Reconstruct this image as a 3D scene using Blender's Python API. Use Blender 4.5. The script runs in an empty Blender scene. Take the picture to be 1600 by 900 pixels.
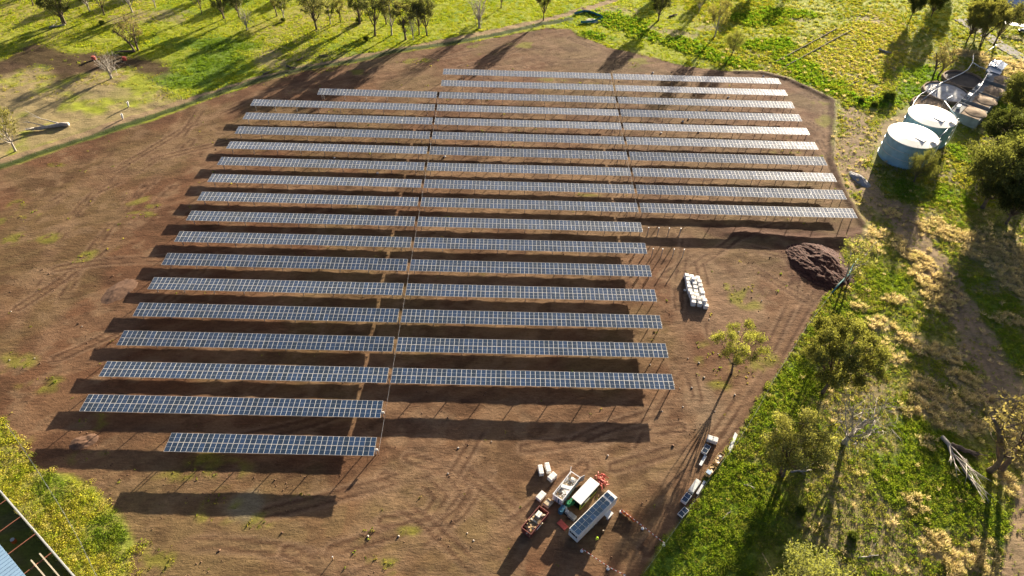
import bpy, bmesh, math, random
import numpy as np
from math import radians as R, sin, cos, pi, tan
from mathutils import Vector, Matrix

# ------------------------------------------------------------------ camera, sky, sun, exposure
SC = bpy.context.scene
COL = SC.collection
CAM_H = 126.03 + 3.15
PITCH, YAW, ROLL, FPX = R(44.134), R(1.093), R(2.168), 1067.0
SUN_EL, SUN_AZ = 12.6, 29.5            # degrees; azimuth measured from +Y towards +X

cam = bpy.data.cameras.new("drone_camera")
cam.sensor_width = 36.0
cam.lens = 36.0 * FPX / 1600.0
cam.clip_start, cam.clip_end = 1.0, 8000.0
camo = bpy.data.objects.new("drone_camera", cam)
COL.objects.link(camo)
fw = Vector((sin(YAW) * cos(PITCH), cos(YAW) * cos(PITCH), -sin(PITCH)))
rt = Vector((cos(YAW), -sin(YAW), 0))
up = rt.cross(fw)
# photo x = c*u - s*v, y = s*u + c*v (v down): the horizon falls a little to the right
r2 = rt * cos(ROLL) + up * sin(ROLL)
u2 = up * cos(ROLL) - rt * sin(ROLL)
M = Matrix((r2, u2, -fw)).transposed().to_4x4()
M.translation = Vector((0, 0, CAM_H))
camo.matrix_world = M
SC.camera = camo

W = bpy.data.worlds.new("World")
SC.world = W
W.use_nodes = True
nt = W.node_tree
sky = nt.nodes.new("ShaderNodeTexSky")
sky.sky_type = 'NISHITA'
sky.sun_disc = False
sky.sun_elevation = R(SUN_EL)
sky.sun_rotation = R(SUN_AZ)
sky.air_density = 0.42
sky.dust_density = 3.0
sky.ozone_density = 1.2
nt.links.new(sky.outputs[0], nt.nodes["Background"].inputs[0])
nt.nodes["Background"].inputs[1].default_value = 0.05

sl = bpy.data.lights.new("sun", 'SUN')
sl.energy = 5.0
sl.angle = R(0.5)
sl.color = (1.0, 0.86, 0.66)
so = bpy.data.objects.new("sun", sl)
COL.objects.link(so)
sd = Vector((sin(R(SUN_AZ)) * cos(R(SUN_EL)), cos(R(SUN_AZ)) * cos(R(SUN_EL)), sin(R(SUN_EL))))
so.rotation_euler = sd.to_track_quat('Z', 'Y').to_euler()
so.location = sd * 300

SC.view_settings.view_transform = 'Standard'
SC.view_settings.look = 'None'
SC.view_settings.gamma = 1.0
SC.view_settings.use_curve_mapping = False
SC.view_settings.exposure = 1.95

# ------------------------------------------------------------------ helpers
random.seed(7)
RNG = np.random.default_rng(7)


def G(px, py, z=0.0):
    """point at height z that the photograph (1600x900) shows at px, py"""
    a, b = px - 800.0, py - 450.0
    u, v = cos(ROLL) * a + sin(ROLL) * b, -sin(ROLL) * a + cos(ROLL) * b
    d = fw * FPX + rt * u - up * v
    t = (z - CAM_H) / d.z
    return (d.x * t, d.y * t)


def GP(pts):
    return np.array([G(*p) for p in pts])


def hsh(ix, iy, seed):
    with np.errstate(over='ignore'):
        h = (ix.astype(np.int64) * 374761393 + iy.astype(np.int64) * 668265263 + seed * 974634777) & 0x7fffffff
        h = ((h ^ (h >> 13)) * 1274126177) & 0x7fffffff
        h = ((h ^ (h >> 16)) * 1103515245) & 0x7fffffff
    return (h & 0xffff) / 65535.0


def vnoise(x, y, s, seed=0):
    x, y = np.asarray(x) / s, np.asarray(y) / s
    ix, iy = np.floor(x), np.floor(y)
    fx, fy = x - ix, y - iy
    fx, fy = fx * fx * (3 - 2 * fx), fy * fy * (3 - 2 * fy)
    a, b = hsh(ix, iy, seed), hsh(ix + 1, iy, seed)
    c, d = hsh(ix, iy + 1, seed), hsh(ix + 1, iy + 1, seed)
    return (a * (1 - fx) + b * fx) * (1 - fy) + (c * (1 - fx) + d * fx) * fy


def fbm(x, y, s, o=4, seed=0):
    t, a, n = 0, 0, 1.0
    c, sn = 0.8, 0.6
    for k in range(o):
        t = t + n * vnoise(x, y, s, seed + 17 * k)
        a += n
        n *= 0.55
        s *= 0.5
        x, y = c * x - sn * y + 13.7, sn * x + c * y - 7.1
    return t / a


def sstep(a, b, x):
    t = np.clip((x - a) / (b - a), 0, 1)
    return t * t * (3 - 2 * t)


def seg_dist(x, y, P, closed=False):
    best = np.full(np.shape(x), 1e9)
    n = len(P)
    for i in range(n if closed else n - 1):
        ax, ay = P[i]
        bx, by = P[(i + 1) % n]
        dx, dy = bx - ax, by - ay
        t = np.clip(((x - ax) * dx + (y - ay) * dy) / (dx * dx + dy * dy + 1e-9), 0, 1)
        best = np.minimum(best, (x - ax - t * dx) ** 2 + (y - ay - t * dy) ** 2)
    return np.sqrt(best)


def inside(x, y, P):
    r = np.zeros(np.shape(x), bool)
    n = len(P)
    for i in range(n):
        ax, ay = P[i]
        bx, by = P[(i + 1) % n]
        if ay == by:
            continue
        c = ((ay > y) != (by > y)) & (x < (bx - ax) * (y - ay) / (by - ay) + ax)
        r ^= c
    return r


def poly(x, y, P, soft=1.5, jit=1.5, seed=1):
    d = seg_dist(x, y, P, True)
    s = np.where(inside(x, y, P), d, -d)
    s = s + (fbm(x, y, 6.0, 3, seed) - 0.5) * 2 * jit
    return sstep(-soft, soft, s)


def blob(x, y, px, py, rx, ry, ang=0.0, seed=3, nz=None):
    cx, cy = G(px, py)
    a = R(ang)
    dx, dy = x - cx, y - cy
    u, v = (dx * cos(a) + dy * sin(a)) / rx, (-dx * sin(a) + dy * cos(a)) / ry
    if nz is None:
        nz = fbm(x, y, 4.0, 3, seed)
    return sstep(1.15, 0.55, np.sqrt(u * u + v * v) + (nz - 0.5) * 0.9)


def npmesh(name, V, F, mat, C=None, smooth=False):
    V = np.ascontiguousarray(V, np.float32)
    F = np.ascontiguousarray(F, np.int32)
    n, k = F.shape
    me = bpy.data.meshes.new(name)
    me.vertices.add(len(V))
    me.vertices.foreach_set("co", V.ravel())
    me.loops.add(n * k)
    me.loops.foreach_set("vertex_index", F.ravel())
    me.polygons.add(n)
    me.polygons.foreach_set("loop_start", np.arange(0, n * k, k, dtype=np.int32))
    me.polygons.foreach_set("loop_total", np.full(n, k, np.int32))
    if smooth:
        me.polygons.foreach_set("use_smooth", np.ones(n, bool))
    me.update(calc_edges=True)
    if C is not None:
        at = me.color_attributes.new("tint", 'FLOAT_COLOR', 'POINT')
        c4 = np.ones((len(V), 4), np.float32)
        c4[:, :3] = C
        at.data.foreach_set("color", c4.ravel())
    if mat:
        me.materials.append(mat)
    return me


def obj(name, me, parent=None, loc=(0, 0, 0), rot=(0, 0, 0), label=None, cat=None, group=None, kind=None):
    o = bpy.data.objects.new(name, me)
    COL.objects.link(o)
    o.location = loc
    o.rotation_euler = rot
    if parent:
        o.parent = parent
    if label:
        o["label"] = label
    if cat:
        o["category"] = cat
    if group:
        o["group"] = group
    if kind:
        o["kind"] = kind
    return o


class MB:
    """collects boxes, tubes, discs; build() makes one mesh object"""

    def __init__(s):
        s.v, s.f, s.m = [], [], []

    def add(s, vs, fs, mi=0):
        b = len(s.v)
        s.v += [tuple(p) for p in vs]
        s.f += [tuple(b + i for i in f) for f in fs]
        s.m += [mi] * len(fs)
        return s

    def box(s, c, d, rz=0.0, mi=0, rx=0.0, ry=0.0):
        Mx = Matrix.Translation(c) @ Matrix.Rotation(rz, 4, 'Z') @ Matrix.Rotation(ry, 4, 'Y') @ Matrix.Rotation(rx, 4, 'X')
        vs = [Mx @ Vector((x * d[0] / 2, y * d[1] / 2, z * d[2] / 2)) for z in (-1, 1) for y in (-1, 1) for x in (-1, 1)]
        fs = [(0, 2, 3, 1), (4, 5, 7, 6), (0, 1, 5, 4), (2, 6, 7, 3), (0, 4, 6, 2), (1, 3, 7, 5)]
        return s.add(vs, fs, mi)

    def tube(s, pts, rad, n=6, mi=0):
        pts = [Vector(p) for p in pts]
        if not isinstance(rad, (list, tuple)):
            rad = [rad] * len(pts)
        vs = []
        for i, p in enumerate(pts):
            d = (pts[min(i + 1, len(pts) - 1)] - pts[max(i - 1, 0)])
            if d.length < 1e-6:
                d = Vector((0, 0, 1))
            d.normalize()
            a = d.orthogonal().normalized() if abs(d.z) > 0.95 else d.cross(Vector((0, 0, 1))).normalized()
            b = d.cross(a)
            for k in range(n):
                t = 2 * pi * k / n
                vs.append(p + (a * cos(t) + b * sin(t)) * rad[i])
        fs = []
        for i in range(len(pts) - 1):
            for k in range(n):
                fs.append((i * n + k, i * n + (k + 1) % n, (i + 1) * n + (k + 1) % n, (i + 1) * n + k))
        fs.append(tuple(range(n))[::-1])
        fs.append(tuple((len(pts) - 1) * n + k for k in range(n)))
        return s.add(vs, fs, mi)

    def lathe(s, prof, c=(0, 0, 0), n=24, mi=0):
        vs = [(c[0] + r * cos(2 * pi * k / n), c[1] + r * sin(2 * pi * k / n), c[2] + z) for r, z in prof for k in range(n)]
        fs = [(i * n + k, i * n + (k + 1) % n, (i + 1) * n + (k + 1) % n, (i + 1) * n + k) for i in range(len(prof) - 1) for k in range(n)]
        return s.add(vs, fs, mi)

    def mesh(s, name, mats, bevel=0.0, smooth=False):
        me = bpy.data.meshes.new(name)
        me.from_pydata(s.v, [], s.f)
        for m in (mats if isinstance(mats, (list, tuple)) else [mats]):
            me.materials.append(m)
        me.polygons.foreach_set("material_index", s.m)
        bm = bmesh.new()
        bm.from_mesh(me)
        bmesh.ops.recalc_face_normals(bm, faces=bm.faces)
        if bevel:
            bmesh.ops.bevel(bm, geom=bm.edges[:], offset=bevel, segments=1, affect='EDGES', clamp_overlap=True)
        bm.to_mesh(me)
        bm.free()
        if smooth:
            me.polygons.foreach_set("use_smooth", [True] * len(me.polygons))
        me.update()
        return me

    def build(s, name, mats, parent=None, bevel=0.0, smooth=False, **k):
        return obj(name, s.mesh(name, mats, bevel, smooth), parent, **k)


def empty(name, loc, rz=0.0, label=None, cat=None, group=None):
    o = obj(name, None, None, loc, (0, 0, rz), label, cat, group)
    o.empty_display_size = 0.5
    return o


def copy_tree(o, parent=None):
    c = o.copy()
    COL.objects.link(c)
    c.parent = parent
    for ch in o.children:
        copy_tree(ch, c)
    return c


# ------------------------------------------------------------------ materials
def mat(name, col, rough=0.7, metal=0.0, var=0.25, scale=3.0, bump=0.0, spec=0.3, objrand=0.0):
    m = bpy.data.materials.new(name)
    m.use_nodes = True
    n = m.node_tree.nodes
    l = m.node_tree.links
    p = n["Principled BSDF"]
    p.inputs["Roughness"].default_value = rough
    p.inputs["Metallic"].default_value = metal
    p.inputs["Specular IOR Level"].default_value = spec
    g = n.new("ShaderNodeTexCoord")
    t = n.new("ShaderNodeTexNoise")
    t.inputs["Scale"].default_value = scale
    t.inputs["Detail"].default_value = 5
    l.new(g.outputs["Object"], t.inputs["Vector"])
    r = n.new("ShaderNodeMapRange")
    r.inputs[1].default_value = 0.3
    r.inputs[2].default_value = 0.7
    r.inputs[3].default_value = 1 - var
    r.inputs[4].default_value = 1 + var * 0.6
    l.new(t.outputs[0], r.inputs[0])
    mx = n.new("ShaderNodeMix")
    mx.data_type = 'RGBA'
    mx.blend_type = 'MULTIPLY'
    mx.inputs[0].default_value = 1.0
    mx.inputs[6].default_value = (*col, 1)
    l.new(r.outputs[0], mx.inputs[7])
    out = mx.outputs[2]
    if objrand:
        oi = n.new("ShaderNodeObjectInfo")
        r2 = n.new("ShaderNodeMapRange")
        r2.inputs[3].default_value = 1 - objrand
        r2.inputs[4].default_value = 1 + objrand
        l.new(oi.outputs["Random"], r2.inputs[0])
        m2 = n.new("ShaderNodeMix")
        m2.data_type = 'RGBA'
        m2.blend_type = 'MULTIPLY'
        m2.inputs[0].default_value = 1.0
        l.new(out, m2.inputs[6])
        l.new(r2.outputs[0], m2.inputs[7])
        out = m2.outputs[2]
    l.new(out, p.inputs["Base Color"])
    if bump:
        b = n.new("ShaderNodeBump")
        b.inputs["Strength"].default_value = 1.0
        b.inputs["Distance"].default_value = bump
        l.new(t.outputs[0], b.inputs["Height"])
        l.new(b.outputs[0], p.inputs["Normal"])
    return m


def foliage_mat(name, transl=0.4, gain=1.0, tgain=(1.25, 1.2, 0.55)):
    m = bpy.data.materials.new(name)
    m.use_nodes = True
    n = m.node_tree.nodes
    l = m.node_tree.links
    n.remove(n["Principled BSDF"])
    at = n.new("ShaderNodeAttribute")
    at.attribute_name = "tint"
    oi = n.new("ShaderNodeObjectInfo")
    r2 = n.new("ShaderNodeMapRange")
    r2.inputs[3].default_value = 0.8 * gain
    r2.inputs[4].default_value = 1.2 * gain
    l.new(oi.outputs["Random"], r2.inputs[0])
    m2 = n.new("ShaderNodeMix")
    m2.data_type = 'RGBA'
    m2.blend_type = 'MULTIPLY'
    m2.inputs[0].default_value = 1.0
    l.new(at.outputs["Color"], m2.inputs[6])
    l.new(r2.outputs[0], m2.inputs[7])
    d = n.new("ShaderNodeBsdfDiffuse")
    l.new(m2.outputs[2], d.inputs["Color"])
    m3 = n.new("ShaderNodeMix")
    m3.data_type = 'RGBA'
    m3.blend_type = 'MULTIPLY'
    m3.inputs[0].default_value = 1.0
    l.new(m2.outputs[2], m3.inputs[6])
    m3.inputs[7].default_value = (*tgain, 1)
    t = n.new("ShaderNodeBsdfTranslucent")
    l.new(m3.outputs[2], t.inputs["Color"])
    mx = n.new("ShaderNodeMixShader")
    mx.inputs[0].default_value = transl
    l.new(d.outputs[0], mx.inputs[1])
    l.new(t.outputs[0], mx.inputs[2])
    l.new(mx.outputs[0], n["Material Output"].inputs["Surface"])
    return m


def terrain_mat():
    m = bpy.data.materials.new("ground_soil_and_turf")
    m.use_nodes = True
    n = m.node_tree.nodes
    l = m.node_tree.links
    p = n["Principled BSDF"]
    p.inputs["Roughness"].default_value = 0.95
    p.inputs["Specular IOR Level"].default_value = 0.1
    at = n.new("ShaderNodeAttribute")
    at.attribute_name = "tint"
    geo = n.new("ShaderNodeNewGeometry")

    def noise(s, det, rough=0.6):
        t = n.new("ShaderNodeTexNoise")
        t.inputs["Scale"].default_value = s
        t.inputs["Detail"].default_value = det
        t.inputs["Roughness"].default_value = rough
        l.new(geo.outputs["Position"], t.inputs["Vector"])
        return t
    def streak(ang, sx, sy, sc):
        mp = n.new("ShaderNodeMapping")
        mp.inputs["Rotation"].default_value = (0, 0, R(ang))
        mp.inputs["Scale"].default_value = (sx, sy, 1)
        l.new(geo.outputs["Position"], mp.inputs["Vector"])
        t = n.new("ShaderNodeTexNoise")
        t.inputs["Scale"].default_value = sc
        t.inputs["Detail"].default_value = 5
        t.inputs["Roughness"].default_value = 0.65
        t.inputs["Distortion"].default_value = 0.6
        l.new(mp.outputs[0], t.inputs["Vector"])
        return t

    def math_(op, p0, p1):
        q = n.new("ShaderNodeMath")
        q.operation = op
        for i_, v_ in enumerate((p0, p1)):
            if isinstance(v_, (int, float)):
                q.inputs[i_].default_value = v_
            else:
                l.new(v_, q.inputs[i_])
        return q.outputs[0]

    def rng(src, lo, hi, o0, o1):
        r = n.new("ShaderNodeMapRange")
        r.inputs[1].default_value, r.inputs[2].default_value = lo, hi
        r.inputs[3].default_value, r.inputs[4].default_value = o0, o1
        l.new(src, r.inputs[0])
        return r.outputs[0]
    s1, s2 = streak(38, 0.42, 1.5, 1.0), streak(-22, 0.45, 1.4, 1.0)
    sel = rng(noise(0.03, 3).outputs[0], 0.44, 0.56, 0, 1)
    mxs = n.new("ShaderNodeMix")
    mxs.data_type = 'FLOAT'
    l.new(sel, mxs.inputs[0])
    l.new(s1.outputs[0], mxs.inputs[2])
    l.new(s2.outputs[0], mxs.inputs[3])
    st = mxs.outputs[0]
    fine = noise(1.6, 6, 0.78).outputs[0]
    mu = math_('MULTIPLY', rng(st, 0.33, 0.67, 0.78, 1.2), rng(fine, 0.3, 0.7, 0.78, 1.22))
    mx = n.new("ShaderNodeMix")
    mx.data_type = 'RGBA'
    mx.blend_type = 'MULTIPLY'
    mx.inputs[0].default_value = 1.0
    l.new(at.outputs["Color"], mx.inputs[6])
    l.new(mu, mx.inputs[7])
    l.new(mx.outputs[2], p.inputs["Base Color"])
    hgt = math_('ADD', math_('MULTIPLY', st, 0.8), math_('MULTIPLY', fine, 0.7))
    bp = n.new("ShaderNodeBump")
    bp.inputs["Strength"].default_value = 0.8
    bp.inputs["Distance"].default_value = 0.2
    l.new(hgt, bp.inputs["Height"])
    l.new(bp.outputs[0], p.inputs["Normal"])
    return m


MT = {}
MT['terrain'] = terrain_mat()
MT['frame'] = mat('anodised_frame', (0.68, 0.68, 0.66), 0.45, 0.0, 0.08, spec=0.5)
MT['steel'] = mat('galvanised_steel', (0.55, 0.56, 0.57), 0.4, 0.6, 0.12)
MT['white'] = mat('white_paint', (0.8, 0.79, 0.76), 0.5, 0, 0.08, 1.5)
MT['wrap'] = mat('white_wrap', (0.8, 0.78, 0.72), 0.45, 0, 0.12, 4.0, 0.03)
MT['bulk'] = mat('woven_white_bag', (0.82, 0.8, 0.76), 0.8, 0, 0.1, 3.0, 0.05)
MT['cream'] = mat('cream_carton', (0.6, 0.52, 0.38), 0.8, 0, 0.2, 3.0)
MT['timber'] = mat('pallet_timber', (0.42, 0.29, 0.16), 0.85, 0, 0.3, 5.0)
MT['yellowwood'] = mat('yellow_pine', (0.55, 0.38, 0.17), 0.8, 0, 0.25, 4.0)
MT['red'] = mat('faded_red_steel', (0.2, 0.06, 0.048), 0.6, 0, 0.3, 1.2)
MT['redsheet'] = mat('red_plastic_sheet', (0.52, 0.1, 0.07), 0.5, 0, 0.15, 2.0, 0.04)
MT['redmesh'] = mat('red_plastic_mesh', (0.6, 0.15, 0.11), 0.6, 0, 0.3, 9.0)
MT['orange'] = mat('orange_mesh', (0.8, 0.16, 0.03), 0.6, 0, 0.2, 6.0)
MT['green'] = mat('green_plastic', (0.03, 0.22, 0.09), 0.4, 0, 0.15)
MT['blue'] = mat('blue_plastic', (0.03, 0.12, 0.2), 0.4, 0, 0.15)
MT['darkgreen'] = mat('dark_green_paint', (0.015, 0.03, 0.018), 0.5, 0, 0.2)
MT['lime'] = mat('lime_trim', (0.45, 0.55, 0.05), 0.5, 0, 0.1)
MT['black'] = mat('black_rubber', (0.02, 0.02, 0.022), 0.7, 0, 0.2)
MT['glassdark'] = mat('dark_window_glass', (0.02, 0.03, 0.045), 0.1, 0, 0.1, spec=0.6)
MT['grey'] = mat('grey_machine_paint', (0.3, 0.3, 0.28), 0.6, 0, 0.35, 3.0)
MT['concrete'] = mat('weathered_concrete', (0.25, 0.265, 0.275), 0.9, 0, 0.25, 0.6)
MT['sludge'] = mat('dry_brown_crust', (0.3, 0.21, 0.13), 0.95, 0, 0.4, 0.5, 0.1)
MT['darkpool'] = mat('dark_charcoal_mud', (0.03, 0.026, 0.026), 0.8, 0, 0.5, 0.4, 0.1)
MT['palepool'] = mat('pale_salt_crust', (0.55, 0.54, 0.52), 0.9, 0, 0.45, 0.35, 0.05)
MT['tankwall'] = mat('blue_grey_tank_sheet', (0.28, 0.47, 0.56), 0.5, 0, 0.2, 0.5)
MT['tankroof'] = mat('white_tank_roof', (0.8, 0.78, 0.7), 0.6, 0, 0.06, 0.4)
MT['rooffa'] = mat('roof_hatch_panel', (0.62, 0.63, 0.6), 0.5, 0, 0.05)
MT['pvc'] = mat('white_pvc_pipe', (0.78, 0.8, 0.8), 0.4, 0, 0.08)
MT['tealpipe'] = mat('teal_poly_pipe', (0.1, 0.3, 0.3), 0.4, 0, 0.2)
MT['teal'] = mat('teal_shade_cloth', (0.05, 0.26, 0.3), 0.8, 0, 0.25)
MT['bluerf'] = mat('blue_grey_roof_sheet', (0.27, 0.42, 0.58), 0.4, 0.0, 0.1, 0.4)
MT['houserf'] = mat('pale_blue_metal_roof', (0.38, 0.5, 0.66), 0.4, 0.0, 0.15, 0.3)
MT['brick'] = mat('house_wall_render', (0.45, 0.4, 0.34), 0.9, 0, 0.2)
MT['rust'] = mat('red_oxide_steel', (0.3, 0.12, 0.07), 0.7, 0, 0.3)
MT['darkwall'] = mat('dark_shed_cladding', (0.06, 0.065, 0.07), 0.8, 0, 0.2)
MT['bark'] = mat('grey_brown_bark', (0.16, 0.12, 0.09), 0.95, 0, 0.35, 2.0)
MT['palebark'] = mat('bleached_bark', (0.42, 0.38, 0.33), 0.9, 0, 0.3, 1.5)
MT['post'] = mat('weathered_fence_post', (0.2, 0.17, 0.13), 0.95, 0, 0.3)
MT['wire'] = mat('fence_wire', (0.3, 0.3, 0.28), 0.5, 0.5, 0.1)
MT['soil'] = mat('dark_red_soil', (0.075, 0.028, 0.018), 0.95, 0, 0.5, 1.4, 0.25)
MT['stone'] = mat('pale_stone', (0.5, 0.43, 0.36), 0.9, 0, 0.2, 3.0)
MT['clod'] = mat('dirt_clod', (0.15, 0.085, 0.053), 0.95, 0, 0.3, 2.0)
MT['skin'] = mat('skin', (0.45, 0.27, 0.19), 0.6, 0, 0.05)
MT['hivis'] = mat('hi_vis_yellow_cloth', (0.6, 0.85, 0.05), 0.8, 0, 0.1)
MT['navy'] = mat('navy_trousers', (0.02, 0.025, 0.05), 0.9, 0, 0.1)
MT['puddle'] = mat('muddy_puddle', (0.2, 0.19, 0.18), 0.25, 0, 0.3, 0.6)
MT['leaf'] = foliage_mat('leaf', 0.45, 1.35)
MT['grass'] = foliage_mat('grass_blade', 0.55, 1.22)
MT['straw'] = foliage_mat('straw_blade', 0.48, 1.22, (1.05, 1.0, 0.8))


def cell_mat():
    m = bpy.data.materials.new("solar_cell_glass")
    m.use_nodes = True
    n = m.node_tree.nodes
    l = m.node_tree.links
    p = n["Principled BSDF"]
    oi = n.new("ShaderNodeObjectInfo")
    rp = n.new("ShaderNodeValToRGB")
    rp.color_ramp.elements[0].color = (0.004, 0.019, 0.042, 1)
    rp.color_ramp.elements[1].color = (0.009, 0.035, 0.09, 1)
    l.new(oi.outputs["Random"], rp.inputs[0])
    l.new(rp.outputs[0], p.inputs["Base Color"])
    p.inputs["Roughness"].default_value = 0.15
    p.inputs["IOR"].default_value = 1.6
    p.inputs["Specular IOR Level"].default_value = 0.5
    p.inputs["Sheen Weight"].default_value = 0.24   # sheen imitates silvery sky reflection on panels seen at a grazing angle
    p.inputs["Sheen Roughness"].default_value = 0.45
    p.inputs["Sheen Tint"].default_value = (0.9, 0.88, 0.85, 1)
    return m


MT['cell'] = cell_mat()

# ------------------------------------------------------------------ ground zones (plan shapes, in metres)
DIRT = GP([(-60, 285), (0, 264), (60, 245), (150, 215), (250, 184), (330, 154), (400, 130), (470, 112), (560, 98), (620, 82), (700, 72), (780, 58), (850, 43), (890, 45), (905, 55), (950, 74),
           (1000, 84), (1050, 98), (1100, 107), (1150, 111), (1190, 112), (1230, 122), (1270, 140), (1303, 155), (1305, 185), (1300, 215), (1303, 250), (1315, 285), (1335, 325), (1352, 350),
           (1345, 368), (1322, 385), (1318, 425), (1305, 450), (1285, 470), (1262, 505), (1235, 550), (1210, 590), (1180, 640), (1150, 690), (1110, 745), (1080, 790), (1045, 840), (1010, 890), (990, 940),
           (195, 940), (200, 880), (207, 850), (185, 805), (150, 770), (110, 745), (60, 735), (30, 700), (0, 668), (-60, 610)])
TRACK1 = GP([(-60, 275), (0, 253), (125, 213), (250, 170), (330, 146), (400, 124), (500, 101), (600, 82), (700, 63), (780, 47), (840, 34), (880, 24), (920, 12), (980, -6), (1050, -25)])
FENCE1 = GP([(-40, 274), (60, 240), (150, 211), (250, 178), (330, 149), (400, 126), (470, 108), (560, 94), (620, 79), (700, 68), (780, 53), (850, 37), (890, 30)])
TRACK2 = GP([(1340, 180), (1330, 250), (1352, 300), (1400, 330), (1440, 380), (1470, 425), (1500, 480), (1530, 530), (1555, 580), (1575, 650)])
TRACK3 = GP([(1572, 960), (1585, 880), (1600, 815), (1640, 700)])
TANKPATH = GP([(1420, 185), (1385, 200), (1355, 230), (1330, 262), (1318, 300), (1350, 335)])
YELLOW = GP([(1205, 100), (1330, 30), (1400, 15), (1425, 100), (1445, 128), (1400, 175), (1330, 165), (1303, 152), (1250, 125)])
PADDOCK = GP([(-40, 100), (30, 95), (70, 110), (120, 100), (180, 92), (283, 155), (240, 172), (140, 205), (60, 230), (-40, 270)])
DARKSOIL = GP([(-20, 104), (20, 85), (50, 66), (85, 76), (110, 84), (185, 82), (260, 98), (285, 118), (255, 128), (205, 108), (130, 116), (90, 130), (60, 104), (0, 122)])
LEFTW = GP([(-80, 600), (0, 668), (30, 700), (60, 735), (110, 745), (150, 770), (185, 805), (207, 850), (200, 880), (195, 940), (100, 960), (-80, 800)])
WEEDYDIRT = GP([(180, 770), (330, 745), (520, 800), (640, 780), (760, 760), (800, 850), (760, 930), (200, 930)])
EDGE_R = GP([(1318, 425), (1305, 450), (1262, 505), (1235, 550), (1210, 590), (1180, 640), (1150, 690), (1110, 745), (1080, 790), (1045, 840), (1010, 890)])
RUTS = [GP(p) for p in (
    [(1295, 440), (1262, 475), (1230, 530), (1195, 590), (1150, 660), (1100, 720), (1060, 790), (1010, 860)],
    [(1230, 400), (1245, 430), (1235, 480), (1205, 540), (1165, 610), (1120, 680), (1060, 740)],
    [(640, 715), (700, 735), (730, 770), (700, 810), (620, 830), (520, 860)],
    [(600, 745), (660, 750), (690, 775), (670, 805), (600, 815)],
    [(760, 740), (720, 800), (640, 860), (560, 900)],
    [(1040, 430), (1090, 400), (1160, 385), (1230, 400)],
    [(890, 60), (960, 85), (1080, 112), (1200, 118), (1260, 145), (1290, 170), (1292, 230), (1310, 290), (1330, 350)],
    [(20, 520), (60, 430), (110, 340), (190, 260), (290, 200), (400, 150), (560, 110), (720, 85), (830, 60)],
    [(60, 560), (120, 420), (200, 320), (300, 220)],
    [(840, 60), (800, 80), (760, 95), (720, 105)], [(1220, 350), (1150, 372), (1080, 420), (1060, 520), (1090, 620), (1060, 700), (960, 730)])]
RIM = GP([(1150, 112), (1190, 113), (1230, 123), (1270, 141), (1302, 156), (1303, 200), (1299, 250), (1313, 287), (1333, 326), (1350, 352)])
BANK = GP([(1350, 366), (1318, 378), (1280, 380), (1235, 376), (1190, 369), (1150, 366)])
_tr = random.Random(77)
for (qx, qy, hd, ln) in [(30, 480, 60, 60), (90, 560, 40, 50), (150, 300, 50, 70), (60, 330, 65, 45), (240, 250, 35, 60), (330, 690, 10, 30), (420, 800, 15, 45), (560, 760, -20, 40), (660, 690, -30, 35), (820, 700, 10, 40), (900, 690, 30, 30), (1000, 700, 60, 30), (760, 850, 40, 30), (300, 850, 5, 40), (600, 120, 20, 60), (820, 90, -10, 50), (1000, 100, -15, 40),
                        (1180, 420, -50, 30), (1110, 520, 80, 40), (1060, 480, 80, 35), (1230, 170, -60, 40), (1280, 220, -85, 40), (90, 420, 20, 40), (450, 860, -25, 35), (700, 760, 70, 25)]:
    x_, y_ = G(qx, qy)
    h_, k_ = R(hd), _tr.gauss(0, 0.012)
    pts_ = []
    for _ in range(int(ln / 3)):
        pts_.append((x_, y_))
        x_, y_ = x_ + 3 * cos(h_), y_ + 3 * sin(h_)
        h_ += 3 * k_ + _tr.gauss(0, 0.03)
    RUTS.append(np.array(pts_))
STRAW = [(1455, 352, 6, 3, 0), (1495, 368, 8, 4, 0), (1432, 405, 4, 7, 10), (1450, 432, 5, 6, 20), (1470, 470, 6, 7, 0), (1398, 468, 4, 2, 0), (1372, 500, 3, 2, 0), (1420, 530, 6, 2.5, -15), (1445, 541, 5, 3, -15),
         (1480, 552, 6, 4, -30), (1378, 512, 4, 2, 0), (1442, 600, 5, 3.5, 0), (1470, 625, 7, 5, -10), (1490, 655, 8, 5, -20), (1430, 640, 5, 3, 0), (1505, 592, 5, 3, -30), (1530, 620, 5, 4, -30), (1560, 640, 4, 4, 0),
         (1590, 700, 4, 8, 0), (1470, 850, 4, 4, 0), (1500, 872, 4, 4, 0), (1530, 850, 3, 2, 0), (1430, 795, 2.5, 2, 0), (1425, 780, 2, 1.5, 0), (1560, 390, 12, 9, 0), (1590, 430, 9, 12, 0), (1520, 395, 4, 5, 0),
         (1390, 335, 3, 3, 0), (1410, 385, 3, 5, 0), (1345, 380, 6, 5, 0), (1362, 365, 5, 3, 0), (1580, 105, 14, 10, 0), (1520, 85, 9, 5, 0), (1450, 690, 2, 2, 0), (1580, 760, 2, 6, 0), (1540, 880, 3, 5, 0), (1462, 445, 5, 9, 30), (1340, 480, 3, 2, 0), (1360, 545, 5, 2.5, 0),
         (1400, 560, 3, 2, 0), (1575, 500, 5, 3, 0)]
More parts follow.
